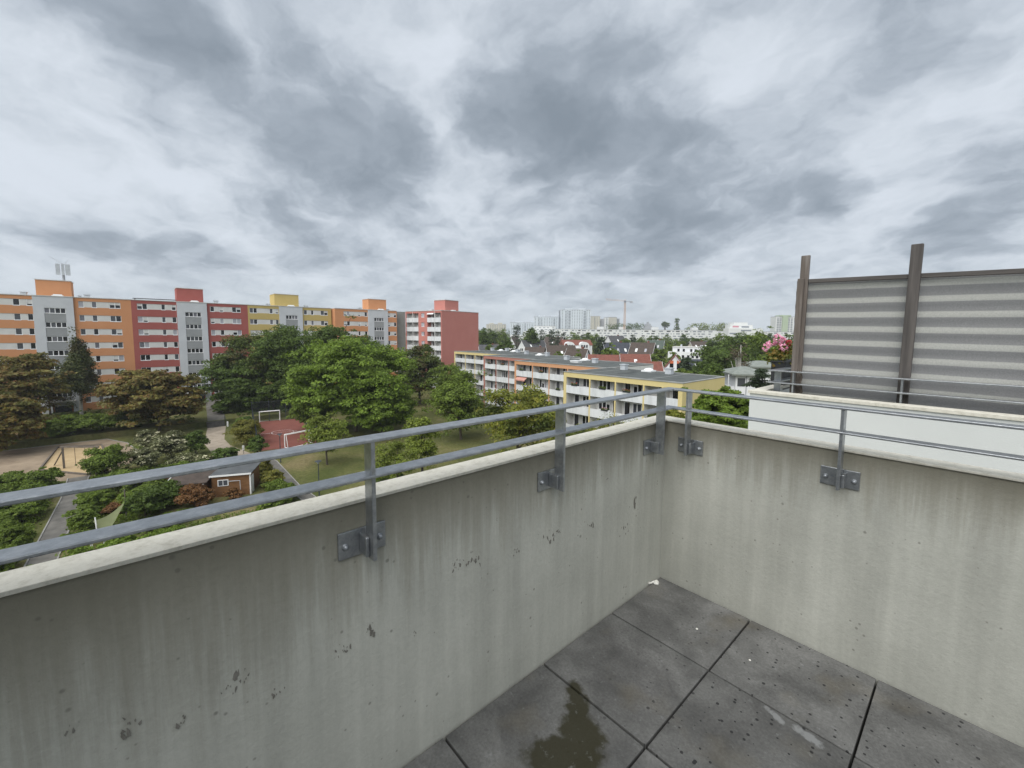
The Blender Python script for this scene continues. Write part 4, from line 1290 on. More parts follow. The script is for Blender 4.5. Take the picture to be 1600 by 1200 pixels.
FAR = [
    ('dark', -183, 138, -2.4, 3.5, 6.6, 'dark tree right against the salmon gable'), ('dark', -204, 160, -2.8, 4.3, 6.7, 'second dark tree right of the salmon gable'),
    ('mid', -231, 189, -3.4, 4.5, 7.7, 'lighter tree between the dark trees and the pointed conifer'), ('conifer', -186, 164, -2.5, 3.4, 7.5, 'broad pointed conifer left of the big round tree'),
    ('dark', -166, 157, -2.2, 4.5, 7.6, 'big round dark tree below the pale blue towers'), ('conifer', -169, 168, -4.1, 1.8, 6.5, 'slim dark conifer right of the big round tree'),
    ('conifer', -172, 179, -2.3, 1.9, 5.3, 'small conifer before the white terrace building'), ('conifer', -156, 167, -3.4, 1.7, 5.6, 'conifer above the hipped brown roof'),
    ('conifer', -181, 199, -3.4, 1.6, 5.3, 'thin conifer right of the hipped brown roof'), ('dark', -125, 104, -4.2, 3.5, 3.7, 'round dark tree left of the white-gabled house'),
    ('dark', -112, 96, -7.7, 2.3, 2.7, 'low dark bush below the round dark tree'), ('mid', -171, 165, -5.2, 2.9, 3.6, 'light green bush right below the big round tree'),
    ('mid', -209, 243, -1.3, 5.8, 3.9, 'pale tree before the left end of the long white block'), ('dark', -197, 241, -1.2, 4.7, 3.7, 'dark tree above the arched white house'),
    ('mid', -186, 238, -1.9, 5.0, 4.1, 'green tree right above the arched white house'), ('conifer', -91, 119, -4.7, 2.4, 4.3, 'wide dark conifer right of the arched white house'),
    ('mid', -82, 113, -5.1, 3.0, 3.0, 'green bushy tree left of the slate roofs'), ('mid', -75, 107, -6.2, 2.0, 2.0, 'low green tree above the long red roof'),
    ('conifer', -145, 223, -3.2, 2.0, 3.5, 'dark cypress before the white block'), ('mid', -180, 289, -4.4, 4.0, 4.0, 'small tree left against the white block'),
    ('dark', -169, 286, -3.2, 4.8, 3.9, 'dark tree in the middle against the white block'), ('mid', -166, 304, -3.2, 4.5, 4.5, 'green tree covering the white block above the green roof'),
    ('mid', -97, 186, -4.3, 5.1, 3.9, 'wide green tree left above the white modern house'), ('dark', -120, 250, -3.6, 5.5, 3.9, 'dark tree behind the solar roof'),
    ('mid', -132, 296, -3.9, 5.9, 4.5, 'tree at the white block above the solar roof'), ('mid', -79, 138, -5.7, 2.8, 2.8, 'green tree between the chalet roof and the white modern house'),
    ('dark', -117, 194, -4.7, 2.7, 2.7, 'dark tree between chalet and green roof'), ('mid', -172, 253, -4.9, 4.5, 3.6, 'tree right of the grey gabled house'),
    ('dark', -172, 341, -1.9, 4.3, 3.8, 'distant dark tree before the white block'), ('mid', -91, 97, -5.9, 2.0, 1.8, 'yellowish bush below the brown dormer roof'),
    ('dark', -73, 168, -4.4, 3.1, 4.1, 'dark tree right of the white modern house'), ('mid', -87, 212, -0.9, 4.4, 3.8, 'tree left of the stepped building'),
    ('dark', -100, 272, -0.2, 7.1, 3.9, 'dark tree below the stepped building'), ('mid', -86, 257, -1.1, 5.8, 3.6, 'green tree right below the stepped building'),
    ('dark', -77, 252, -0.9, 5.6, 3.8, 'dark tree above the pink geranium'), ('poplar', -296, 564, 13.9, 4.0, 8.1, 'lone tall poplar rising over the white block'),
    ('dark', -317, 571, 14.1, 6.5, 5.6, 'round dark tree rising over the white block'), ('dark', -196, 143, -3.4, 3.1, 6.5, 'lowest dark tree beside the salmon gable'),
    ('mid', -149, 115, -6.0, 2.6, 2.6, 'light bush between the dark gable trees and the grey roof'), ('mid', -82, 96, -5.8, 1.7, 1.5, 'light bush beside the dark steep roof'),
    ('dark', -40, 112, -4.6, 2.5, 2.9, 'dark tree right of the orange-gabled house'), ('dark', -60, 150, -3.5, 4.5, 4.5, 'dark tree behind the slate-blue roof'),
    ('mid', -66, 190, -2.4, 6.0, 4.0, 'broad green tree behind the dark mass'), ('dark', -52, 160, -2.6, 5.5, 4.6, 'dark tree behind the pale birch'),
    ('mid', -34, 148, -2.4, 5.0, 4.6, 'green tree left of the flower pot'), ('dark', -140, 205, -5.0, 4.2, 3.4, 'dark tree between the slate roofs and the chalet'),
    ('dark', -118, 165, -6.0, 3.6, 3.6, 'dark tree left of the chalet roof'), ('mid', -62, 118, -7.0, 2.6, 2.6, 'green tree before the slate-blue house'),
    ('dark', -220, 225, -3.0, 5.5, 4.0, 'dark tree left of the arched white house'), ('mid', -250, 235, -2.6, 5.0, 4.2, 'tree below the white terrace building'),
    ('dark', -260, 215, -3.0, 5.0, 5.0, 'dark tree below the pale blue slab'), ('dark', -245, 185, -3.4, 5.0, 5.6, 'dark tree above the steep gabled roof'),
]
for (kind, x, y, zc, r, rz, lab) in FAR:
    tree(kind, x, y, zc, r, rz, lab, 'trees among the distant houses', True)


# the pale tree belt on the horizon: nobody could count it
def belt(name, p, q, z, n, mat, seed):
    g = np.random.default_rng(seed)
    s = g.uniform(0, 1, n)[:, None]
    c = np.array(p)[None] * (1 - s) + np.array(q)[None] * s
    c += g.normal(0, 6, (n, 2))
    zz = g.uniform(G, z, n) + g.normal(0, 0.8, n)
    cc = np.concatenate([c, zz[:, None]], 1)
    v = leaf_cloud(cc, np.full(n, 5.0), 16, 1.1, seed, 0.8)
    link(name, quads_mesh(name, v, mat), None, kind='stuff')


belt('distant_wood', (-292, 598), (-246, 648), 14.2, 420, 'leaf_sapling', 5)
belt('distant_wood', (-418, 580), (-386, 614), 15.2, 300, 'leaf_dark', 6)
belt('distant_wood', (-330, 250), (-70, 420), -6.0, 900, 'leaf_dark', 8)
belt('distant_wood', (-760, 500), (-430, 700), 6.0, 900, 'leaf_dark', 9)

# shrubs
shrub_kind = {'shrub': ('leaf_shrub', 0.13), 'dark': ('leaf_dark', 0.13), 'gold': ('leaf_gold', 0.12), 'cream': ('leaf_cream', 0.13), 'globe': ('leaf_shrub', 0.08),
              'ivy': ('leaf_bright', 0.12), 'maple': ('leaf_maple', 0.11)}


def shrub(kind, x, y, r, h, label, base=G, flowers=0):
    tree_seed[0] += 1
    sd_ = tree_seed[0]
    mat, leaf = shrub_kind[kind]
    t = thing({'maple': 'maple_bush', 'globe': 'clipped_bush', 'ivy': 'ivy_bush'}.get(kind, 'shrub'), label, 'shrub', (x, y, base), 0, 'shrubs in the courtyard gardens')
    n = int(min(420, 50 * r * r + 70))
    g = np.random.default_rng(sd_)
    c = blob_centers(r, r, h * 0.52, n, sd_, zmin=-0.9, lump=0.1 if kind == 'globe' else 0.4, lobes=26 if kind == 'globe' else 12)
    c[:, 2] += h * 0.5
    per = 40 if kind != 'globe' else 70
    v = leaf_cloud(c, g.uniform(0.7, 1.3, len(c)) * (0.22 * min(r, h * 0.6)), per, leaf, sd_, 0.6, cz=h * 0.4)
    v[:, 2] = np.maximum(v[:, 2], 0.02)
    link('foliage', quads_mesh('foliage', v, mat), None, t)
    if flowers:
        cf = blob_centers(r * 1.0, r * 1.0, h * 0.56, flowers, sd_ + 999, zmin=-0.2, hollow=0.85, lump=0.4)
        cf[:, 2] += h * 0.52
        vf = leaf_cloud(cf, np.full(len(cf), 0.26), 16, 0.11, sd_ + 5, 0.7)
        link('blossom', quads_mesh('blossom', vf, 'leaf_flower_cream'), None, t)
    sb = MB()
    for k in range(4):
        q = c[k * 3 % len(c)]
        sb.tube([(0.1 * (k - 1.5), 0.05, 0), (q[0] * 0.4, q[1] * 0.4, q[2] * 0.6), tuple(q)], [0.05, 0.035, 0.012], 5)
    part('stem', sb, 'bark', t)
    return t


SHRUBS = [
    ('shrub', -99.2, -12.8, 4.08, 2.6, 'wide green shrub bank right of the lower chestnut', B), ('shrub', -100.1, -10.0, 4.2, 2.9, 'green shrub bank below the drooping birch', B),
    ('shrub', -98.4, -6.6, 3.7, 3.0, 'green shrub bank between birch and broad chestnut', B), ('dark', -99.4, -2.6, 2.8, 2.8, 'dark shrub under the left side of the broad chestnut', B),
    ('cream', -80.5, -1.0, 2.0, 4.0, 'tall dry shrub with cream blossoms below the broad chestnut', G), ('cream', -74.6, 1.0, 2.5, 4.3, 'largest cream-blossomed shrub between sand pit and path', G),
    ('cream', -71.6, -1.9, 2.2, 3.2, 'cream-blossomed shrub right of the sand pit', G), ('cream', -66.8, 2.0, 2.3, 2.5, 'flat-topped cream shrub just above the handrail', G),
    ('cream', -68.6, 3.9, 2.0, 1.7, 'low pale shrub full of cream blossoms', G), ('shrub', -70.9, -5.4, 2.2, 3.7, 'round green shrub at the near edge of the sand pit', G),
    ('shrub', -72.6, -6.1, 1.2, 1.9, 'small green shrub at the sand pit corner', G), ('dark', -75.2, 3.7, 1.5, 3.6, 'upright dark green shrub left of the gravel path', G),
    ('dark', -68.6, 6.4, 1.6, 1.9, 'dark shrub at the foot of the gravel path', G), ('gold', -76.6, 10.4, 2.2, 3.4, 'golden green hedge bush right of the gravel path', G),
    ('gold', -81.6, 11.0, 2.2, 3.0, 'golden hedge bush nearer the steps', G), ('dark', -69.4, 10.4, 1.3, 2.6, 'dark bush between gravel path and court fence', G),
    ('shrub', -87.6, 11.4, 1.3, 2.4, 'green bush right of the steps', G), ('shrub', -69.6, -12.4, 2.6, 2.2, 'green shrub at the left edge below the playground', G),
    ('shrub', -68.4, -10.4, 2.0, 2.5, 'green shrub left of the garden path top', G), ('dark', -62.9, -12.4, 1.8, 2.0, 'dark shrub at the left edge between the rails', G),
    ('shrub', -58.5, -10.6, 1.5, 1.9, 'green shrub left of the garden path', G), ('shrub', -60.6, -10.0, 1.3, 1.7, 'low green shrub above the clipped bushes', G),
    ('globe', -52.9, -10.8, 0.95, 2.4, 'dark clipped round bush at the left edge', G), ('globe', -50.2, -9.7, 1.0, 2.5, 'light clipped bush beside the garden path', G),
    ('shrub', -58.0, -5.9, 1.26, 2.0, 'green shrub right of the garden path', G), ('shrub', -52.0, -6.3, 1.0, 2.0, 'light green shrub left of the sun sail', G),
    ('shrub', -60.4, -5.6, 1.4, 1.6, 'green shrub below the top rail beside the garden path', G), ('gold', -57.2, -3.6, 1.0, 1.5, 'golden shrub behind the sun sail', G),
    ('maple', -54.9, -4.2, 0.9, 1.2, 'low reddish shrub behind the sun sail', G),
    ('dark', -52.0, -2.2, 1.4, 2.8, 'dark hedge bush right of the sun sail tip', G), ('dark', -53.5, -0.9, 1.6, 2.5, 'dark hedge bush in the middle of the hedge', G),
    ('dark', -54.6, -0.3, 1.4, 2.4, 'dark hedge bush next to the garden hut', G), ('shrub', -55.5, -2.6, 1.5, 2.2, 'green hedge bush behind the dark hedge', G),
    ('shrub', -57.5, -0.6, 1.6, 2.2, 'green bush behind the hedge below the top rail', G),
    ('shrub', -48.4, -1.8, 1.3, 1.0, 'low grey-green shrub in front of the hedge', G), ('shrub', -48.9, -0.5, 1.3, 1.0, 'second low grey-green shrub in front of the hedge', G),
    ('shrub', -49.2, 0.7, 1.0, 0.9, 'low shrub left of the hut porch', G), ('gold', -57.9, 8.6, 1.3, 2.2, 'golden green bush right of the hut roof', G),
    ('gold', -53.6, 8.7, 1.3, 2.0, 'golden green bush beside the lawn path', G), ('shrub', -48.0, 8.9, 1.3, 1.8, 'green bush beside the lawn path near the coping', G),
    ('shrub', -50.9, 8.6, 1.0, 1.6, 'green bush right of the hut wall', G), ('ivy', -43.9, -6.1, 1.73, 1.3, 'dark leafy ground shrub near the parapet left part', G),
    ('ivy', -43.2, -4.0, 1.78, 1.3, 'leafy ground shrub below the lower rail, second from left', G), ('ivy', -42.8, -1.8, 1.84, 1.2, 'leafy ground shrub below the lower rail in the middle', G),
    ('ivy', -42.4, 0.6, 1.9, 1.0, 'leafy ground shrub left of the rust-coloured bush', G), ('maple', -42.5, 3.2, 1.9, 1.0, 'rust-coloured low bush just over the coping', G),
    ('ivy', -44.0, -8.2, 1.3, 0.9, 'leafy ground shrub at the bottom left corner of the garden', G),
    ('maple', -52.2, 1.8, 1.7, 2.2, 'rust-brown maple bush in front of the hut porch', G), ('maple', -52.0, 4.9, 0.9, 1.2, 'small rust-brown bush below the hut window', G),
    ('maple', -59.8, 0.7, 1.5, 2.4, 'rust-brown bush behind the hut porch roof', G), ('dark', -102.0, -16.6, 3.0, 2.4, 'dark shrub at the left edge under the chestnut', B),
    ('shrub', -46.4, 7.4, 1.5, 1.3, 'green shrub at the hut end just over the coping', G), ('shrub', -43.3, 18.0, 2.4, 1.9, 'green shrub below the saplings on the lawn', G),
    ('dark', -104.5, 16.5, 3.2, 3.4, 'dark understorey shrub behind the far goal, left', G), ('dark', -102.0, 22.5, 3.4, 3.2, 'dark understorey shrub behind the far goal, right', G),
    ('dark', -100.0, 28.0, 3.4, 3.4, 'dark understorey shrub right of the court fence', G), ('dark', -104.5, 10.5, 2.0, 2.4, 'dark shrub at the top of the steps', B),
    ('dark', -90.5, 12.4, 1.3, 2.2, 'dark shrub between steps and far goal', G), ('shrub', -64.6, -11.6, 2.2, 2.3, 'green shrub filling the left edge between the rails', G),
    ('shrub', -57.0, -12.6, 1.6, 1.8, 'green shrub behind the clipped bushes', G), ('shrub', -47.6, -10.6, 1.5, 1.6, 'green shrub in front of the clipped bushes', G),
    ('shrub', -60.5, -1.6, 1.9, 2.4, 'wide green shrub below the cream shrubs', G), ('shrub', -61.5, 0.8, 1.9, 2.4, 'wide green shrub left behind the hut', G),
    ('shrub', -63.5, -3.4, 1.9, 2.2, 'wide green shrub right of the garden path top', G), ('dark', -62.6, 3.0, 1.7, 2.2, 'dark green shrub behind the hut', G),
    ('shrub', -55.0, -6.3, 1.1, 1.6, 'green shrub along the right side of the garden path', G), ('shrub', -49.0, -6.5, 1.0, 1.2, 'low green shrub in front of the white garden table', G),
    ('ivy', -41.2, -5.2, 1.7, 1.0, 'leafy shrub right over the coping, left of the middle', G), ('ivy', -40.6, -2.6, 1.7, 1.0, 'leafy shrub right over the coping in the middle', G),
    ('ivy', -40.4, 0.0, 1.7, 0.9, 'leafy shrub right over the coping below the hut', G), ('ivy', -45.6, -3.4, 1.6, 1.0, 'leafy shrub behind the lower rail left of the middle', G),
    ('ivy', -45.6, -0.8, 1.5, 0.9, 'leafy shrub behind the lower rail in the middle', G),
    ('gold', -39.3, 24.1, 2.0, 1.9, 'golden shrub on the lawn near the first post', G),
]
for (kind, x, y, r, h, lab, base) in SHRUBS:
    shrub(kind, x, y, r * (0.85 if kind == 'cream' else 1), h * (0.85 if kind == 'cream' else 1), lab, base, 22 if kind == 'cream' else 0)


for a in LATER:
    flower_box(*a)


def ground_cover(outline, n, mat, h, leaf, seed):
    g = np.random.default_rng(seed)
    xs = [p[0] for p in outline]; ys = [p[1] for p in outline]
    pts = []
    while len(pts) < n:
        x, y = g.uniform(min(xs), max(xs)), g.uniform(min(ys), max(ys))
        ins = False
        for k in range(len(outline)):
            (xa, ya), (xb, yb) = outline[k], outline[k - 1]
            if (ya > y) != (yb > y) and x < (xb - xa) * (y - ya) / (yb - ya) + xa:
                ins = not ins
        if ins:
            pts.append((x, y, G + h * g.uniform(0.1, 1.0) * (0.5 + 0.5 * math.sin(x * 1.3) * math.cos(y * 1.7))))
    v = leaf_cloud(pts, g.uniform(0.3, 0.6, n), 22, leaf, seed, 0.5)
    v[:, 2] = np.maximum(v[:, 2], G + 0.03)
    link('ground_cover', quads_mesh('ground_cover', v, mat), None, kind='stuff')


ground_cover([(-47, -7.2), (-47, 6), (-44, 9.4), (-28, 10.4), (-28, -7.8)], 1500, 'leaf_mid', 1.0, 0.12, 21)
ground_cover([(-71, -6.4), (-71, 5.0), (-57, 8.8), (-57, 1.5), (-55, -1.0), (-50, -2.0), (-50, -6.2)], 1200, 'leaf_shrub', 0.9, 0.12, 22)
ground_cover([(-71.5, -9.2), (-46, -9.7), (-30, -10.4), (-30, -16), (-71.5, -22)], 1500, 'leaf_shrub', 1.0, 0.12, 23)
ground_cover([(-98.0, -22), (-98, 5.5), (-112, 8), (-124, 2), (-124, -22)], 1500, 'leaf_dark', 1.6, 0.18, 24)
ground_cover([(-97.0, 23), (-97, 44), (-122, 46), (-122, 14.2), (-97, 11.5)], 1700, 'leaf_dark', 2.2, 0.18, 25)
ground_cover([(-67, 10.2), (-53.4, 9.9), (-53.4, 8.2), (-58, 8.0), (-67, 9.4)], 160, 'leaf_gold', 1.1, 0.12, 26)

# ------------------------------------------------------------------ courtyard furniture
def goal(p, q, label):
    p, q = Vector((*p, G)), Vector((*q, G))
    t = thing('football_goal', label, 'goal', tuple((p + q) / 2), 0, 'white goals on the red court')
    d = (q - p) / 2
    back = Vector((d.y, -d.x, 0)).normalized() * 0.9
    if (court_pt(0.5, 0.5) - Vector(((p + q) / 2)[:2])).dot(Vector(back[:2])) > 0:
        back = -back
    up_ = Vector((0, 0, 2.05))
    part('post', MB().tube([-d, -d + up_], 0.075, 8), 'white_paint', t)
    part('post', MB().tube([d, d + up_], 0.075, 8), 'white_paint', t)
    part('crossbar', MB().tube([-d + up_, d + up_], 0.075, 8), 'white_paint', t)
    part('ground_frame', MB().tube([-d + Vector((0, 0, .05)), -d + back + Vector((0, 0, .05)), d + back + Vector((0, 0, .05)), d + Vector((0, 0, .05))], 0.06, 6)
         .tube([-d + up_, -d + back * 0.5 + up_, -d + back + Vector((0, 0, .05))], 0.045, 6).tube([d + up_, d + back * 0.5 + up_, d + back + Vector((0, 0, .05))], 0.045, 6)
         .tube([-d + back * 0.5 + up_, d + back * 0.5 + up_], 0.045, 6), 'white_paint', t)


goal((-94.2, 15.4), (-93.7, 18.8), 'white goal at the far end of the red court')
goal((-71.0, 14.3), (-71.9, 18.0), 'white goal at the near end of the red court')


def court_fence():
    t = thing('court_fence', 'dark blue bar fence round the red sports court', 'fence', (-95.3, 14.5, G))
    O = Vector((-95.3, 14.5))
    corners = [Vector((-71.3, 10.7)), Vector((-95.4, 14.4)), Vector((-93.2, 22.7)), Vector((-69.4, 18.9))]
    for a, b2, h in ((corners[0], corners[1], 3.2), (corners[1], corners[2], 4.0), (corners[2], corners[3], 4.0)):
        L = (b2 - a).length; n = max(1, round(L / 3.0)); d = (b2 - a) / n
        for k in range(n + 1):
            p = a + d * k - O
            part('post', MB().box(p.x - 0.05, p.x + 0.05, p.y - 0.05, p.y + 0.05, 0, h + 0.05), 'steel_dark', t)
            if k < n:
                mb = MB(); e = d.normalized(); nn = Vector((-e.y, e.x)) * 0.012
                for zz in (0.12, h * 0.5, h - 0.1):
                    a3, b3 = p + e * 0.05, p + d - e * 0.05
                    mb.prism([(a3 - nn)[:], (b3 - nn)[:], (b3 + nn)[:], (a3 + nn)[:]], zz - 0.025, zz + 0.025)
                m_ = int(d.length / 0.13)
                for j in range(1, m_):
                    c = p + d * (j / m_)
                    mb.box(c.x - 0.011, c.x + 0.011, c.y - 0.011, c.y + 0.011, 0.08, h)
                part('fence_panel', mb, 'steel_dark', t)


court_fence()


def lamp(x, y, h, label):
    t = thing('street_lamp', label, 'lamp post', (x, y, G), 0, 'lamp posts along the lawn path')
    part('pole', MB().tube([(0, 0, 0), (0, 0, 1.0), (0, 0, h - 0.3)], [0.075, 0.055, 0.045], 8), 'steel_dark', t)
    part('lantern', MB().tube([(0, 0, h - 0.3), (0, 0, h - 0.05)], [0.08, 0.20], 10), 'zinc', t)
    part('lamp_cap', MB().tube([(0, 0, h - 0.05), (0, 0, h + 0.0)], [0.36, 0.30], 12), 'steel_dark', t)


lamp(-63.1, 11.9, 4.0, 'black lamp post in front of the red court')
lamp(-47.2, 12.0, 3.9, 'black lamp post on the lawn between the rails')


def swing():
    t = thing('swing_frame', 'timber swing frame standing in the sand pit', 'swing', (-78.4, -9.4, G))
    part('post', MB().box(-0.1, 0.1, -0.1, 0.1, 0, 2.75), 'timber', t)
    part('post', MB().box(2.7, 2.9, 3.1, 3.3, 0, 2.75), 'timber', t)
    d = Vector((2.8, 3.2, 0)); n = Vector((-3.2, 2.8, 0)).normalized() * 0.08
    part('beam', MB().prism([(Vector((-0.2, -0.2, 0)) - n)[:2], (d * 1.07 - n)[:2], (d * 1.07 + n)[:2], (Vector((-0.2, -0.2, 0)) + n)[:2]], 2.75, 2.93), 'timber', t)
    part('brace', MB().tube([(0, 0, 2.4), (-2.6, -1.1, 0)], 0.07, 6), 'timber', t)
    for s in (0.35, 0.65):
        p = d * s
        part('swing_seat', MB().box(p.x - 0.22, p.x + 0.22, p.y - 0.1, p.y + 0.1, 0.45, 0.5).tube([(p.x - 0.2, p.y, 0.5), (p.x - 0.2, p.y, 2.75)], 0.015, 4)
             .tube([(p.x + 0.2, p.y, 0.5), (p.x + 0.2, p.y, 2.75)], 0.015, 4), 'black_rubber', t)


swing()


def hut():
    t = thing('garden_hut', 'brown wooden garden hut with a grey felt roof and lean-to porch', 'garden hut', (-54.1, 3.3, G), R(66))
    # local x runs along the front from left to right, local y goes to the back
    W, D_, H = 3.6, 3.6, 2.35
    part('wall', MB().box(0, W, 0, D_, 0, H), 'hut_wood', t)
    rf = part('roof', MB().box(-0.15, W + 0.15, -0.2, D_ + 0.2, H, H + 0.1), 'hut_roof', t)
    part('fascia_board', MB().box(-0.15, W + 0.15, -0.25, -0.2, H - 0.05, H + 0.12), 'white_paint', rf)
    w = part('window', MB().box(0.55, 1.55, -0.06, 0.0, 1.2, 1.9), 'white_paint', t)
    part('pane', MB().box(0.64, 1.02, -0.075, -0.06, 1.28, 1.82).box(1.08, 1.46, -0.075, -0.06, 1.28, 1.82), 'glass_grey', w)
    part('door', MB().box(W - 0.02, W + 0.05, 0.2, 1.1, 0.05, 2.0), 'white_paint', t)
    part('corner_post', MB().box(W - 0.08, W + 0.04, -0.06, 0.06, 0, H - 0.05), 'white_paint', t)
    part('drain_pipe', MB().tube([(1.6, -0.12, 1.7), (2.7, -0.35, 1.75), (2.75, -0.4, 0)], 0.035, 6), 'zinc', t)
    # porch on the left: sloping brown roof on white posts, dark inside
    part('porch_roof', MB().extr([(-3.9, -0.9, 1.95), (-0.15, -0.9, 1.95), (-0.15, 3.3, 2.5), (-3.9, 3.3, 2.5)], (0, 0, 0.1)), 'hut_roof_brown', t)
    part('porch_fascia', MB().extr([(-3.96, -0.9, 1.9), (-3.9, -0.9, 1.9), (-3.9, 3.3, 2.45), (-3.96, 3.3, 2.45)], (0, 0, 0.18)), 'white_paint', t)
    for (x, y) in ((-3.75, -0.75), (-0.5, -0.75)):
        part('porch_post', MB().box(x - 0.06, x + 0.06, y - 0.06, y + 0.06, 0, 1.93), 'white_paint', t)
    part('porch_wall', MB().box(-3.8, -0.15, 2.9, 3.0, 0, 2.3).box(-3.8, -3.7, 0.8, 2.9, 0, 2.0), 'hut_wood', t)
    part('porch_rail', MB().box(-3.7, -0.55, -0.78, -0.72, 0.7, 0.8).box(-3.7, -0.55, -0.76, -0.74, 0.0, 0.7), 'hut_wood', t)


hut()


def sail():
    t = thing('sun_sail', 'olive green triangular sun sail sagging over the garden seat', 'sun sail', (-49.6, -5.0, G))
    A, B_, C_ = Vector((-0.9, -0.5, 1.35)), Vector((2.4, 0.3, 0.75)), Vector((-2.4, 1.6, 2.1))
    n = 10
    pts = {}; mb = MB()
    for i in range(n + 1):
        for j in range(n + 1 - i):
            a, b2 = i / n, j / n; c = 1 - a - b2
            p = A * a + B_ * b2 + C_ * c
            p.z -= 1.6 * (a * b2 + b2 * c * 1.3 + a * c * 1.3) * 0.55
            cen = (A + B_ + C_) / 3
            edge = a * b2 * (c < 1e-6) + b2 * c * (a < 1e-6) + a * c * (b2 < 1e-6)
            p += (cen - p) * edge * 0.5
            pts[i, j] = len(mb.v); mb.v.append(tuple(p))
    for i in range(n):
        for j in range(n - i):
            mb.f.append((pts[i, j], pts[i + 1, j], pts[i, j + 1]))
            if i + j < n - 1:
                mb.f.append((pts[i + 1, j], pts[i + 1, j + 1], pts[i, j + 1]))
    part('sail_cloth', mb, 'sail_olive', t, smooth=True)
    part('pole', MB().tube([A + Vector((0.9, 0.3, -1.35)), A + Vector((0.6, 0.2, 0.45))], 0.05, 6), 'white_paint', t)
    part('pole', MB().tube([(B_.x, B_.y, 0), (B_.x, B_.y, 0.9)], 0.05, 6), 'white_paint', t)
    part('pole', MB().tube([(C_.x, C_.y, 0), (C_.x, C_.y, 3.2)], 0.05, 6), 'timber', t)
    tb = thing('garden_table', 'small white garden table beside the olive sun sail', 'table', (-47.4, -5.1, G))
    part('table_top', MB().box(-0.75, 0.75, -0.45, 0.45, 0.70, 0.75), 'white_paint', tb)
    for sx in (-1, 1):
        for sy in (-1, 1):
            part('leg', MB().box(sx * 0.65 - 0.03, sx * 0.65 + 0.03, sy * 0.38 - 0.03, sy * 0.38 + 0.03, 0, 0.70), 'white_paint', tb)


sail()
sg = thing('sign_post', 'small white sign on a short post beside the gravel path', 'sign', (-71.0, 8.9, G))
part('post', MB().tube([(0, 0, 0), (0, 0, 1.0)], 0.03, 6), 'steel_dark', sg)
part('sign_plate', MB().box(-0.02, 0.02, -0.13, 0.13, 0.6, 1.3), 'white_paint', sg)
bo = thing('bollard', 'low white bollard at the foot of the steps', 'bollard', (-94.0, 10.2, G))
part('shaft', MB().tube([(0, 0, 0), (0, 0, 0.85)], 0.14, 10), 'white_paint', bo)
part('top', MB().dome((0, 0, 0.85), 0.14, (0, 0, 1), 0.6), 'white_paint', bo)


# ------------------------------------------------------------------ distant houses
def facing(x, y):
    return math.atan2(y, x) - math.pi / 2          # local -y looks back towards the terrace


def house(name, label, x, y, L, W, ridge, eave, wall, roof, rot=0.0, sky=0, wins=3, chim=True, gable_mat=None, gable_win=2, over=0.45, rear=None):
    """ridge along local x"""
    t = thing(name, label, 'house', (x, y, G), facing(x, y) + R(rot), 'houses beyond the low block')
    e, r_ = eave - G, ridge - G
    part('wall', MB().box(-L / 2, L / 2, -W / 2, W / 2, 0, e), wall, t)
    gb = MB()
    for s in (-1, 1):
        x0 = s * L / 2 - (0.25 if s > 0 else 0)
        gb.extr([(x0, -W / 2, e), (x0, W / 2, e), (x0, 0, r_ - 0.05)], (0.25, 0, 0))
    part('gable', gb, gable_mat or wall, t)
    sl = (r_ - e) / (W / 2)
    yo = W / 2 + over
    for s in (-1, 1):
        lx = L / 2 + over
        pts = [(-lx, 0, r_), (lx, 0, r_), (lx, s * yo, r_ - sl * yo), (-lx, s * yo, r_ - sl * yo)]
        if s > 0:
            pts = pts[::-1]
        rf = part('roof', MB().extr(pts, (0, 0, 0.18)), roof, t)
        if s < 0:
            n = max(1, sky)
            for k in range(sky):
                cx = -L / 2 + L * (k + 0.7) / (sky + 0.4)
                q = 0.45
                sw = MB().extr([(cx - 0.4, -yo * q, r_ - sl * yo * q + 0.2), (cx + 0.4, -yo * q, r_ - sl * yo * q + 0.2),
                                (cx + 0.4, -yo * (q + 0.22), r_ - sl * yo * (q + 0.22) + 0.2), (cx - 0.4, -yo * (q + 0.22), r_ - sl * yo * (q + 0.22) + 0.2)], (0, 0, 0.06))
                part('skylight', sw, 'glass_curtain' if k % 2 else 'dome_white', rf)
    part('bargeboard', MB().extr([(L / 2 + over, -yo, r_ - sl * yo), (L / 2 + over, 0, r_), (L / 2 + over, 0, r_ + 0.2), (L / 2 + over, -yo, r_ - sl * yo + 0.2)], (0.06, 0, 0))
         .extr([(-L / 2 - over - 0.06, -yo, r_ - sl * yo), (-L / 2 - over - 0.06, 0, r_), (-L / 2 - over - 0.06, 0, r_ + 0.2), (-L / 2 - over - 0.06, -yo, r_ - sl * yo + 0.2)], (0.06, 0, 0)), 'wall_white', t)
    for k in range(wins):
        cx = -L / 2 + L * (k + 0.5) / wins
        for zz in (e - 1.9, e - 4.7):
            if zz > 0.5:
                link('window', shared_box('house_window', (1.0, 0.06, 1.2), 'glass_dark'), None, t, loc=(cx - 0.5, -W / 2 - 0.04, zz))
    for k in range(gable_win):
        for s in (-1, 1):
            m_ = MB().box(s * L / 2 - 0.04, s * L / 2 + 0.04, -1.4 + 1.6 * k, -0.4 + 1.6 * k, e - 0.9, e + 0.6)
            part('window', m_, 'glass_dark', t)
    if chim:
        part('chimney', MB().box(L * 0.18, L * 0.18 + 0.7, 0.2, 0.8, r_ - 1.0, r_ + 0.8), 'tiles_red', t)
    return t


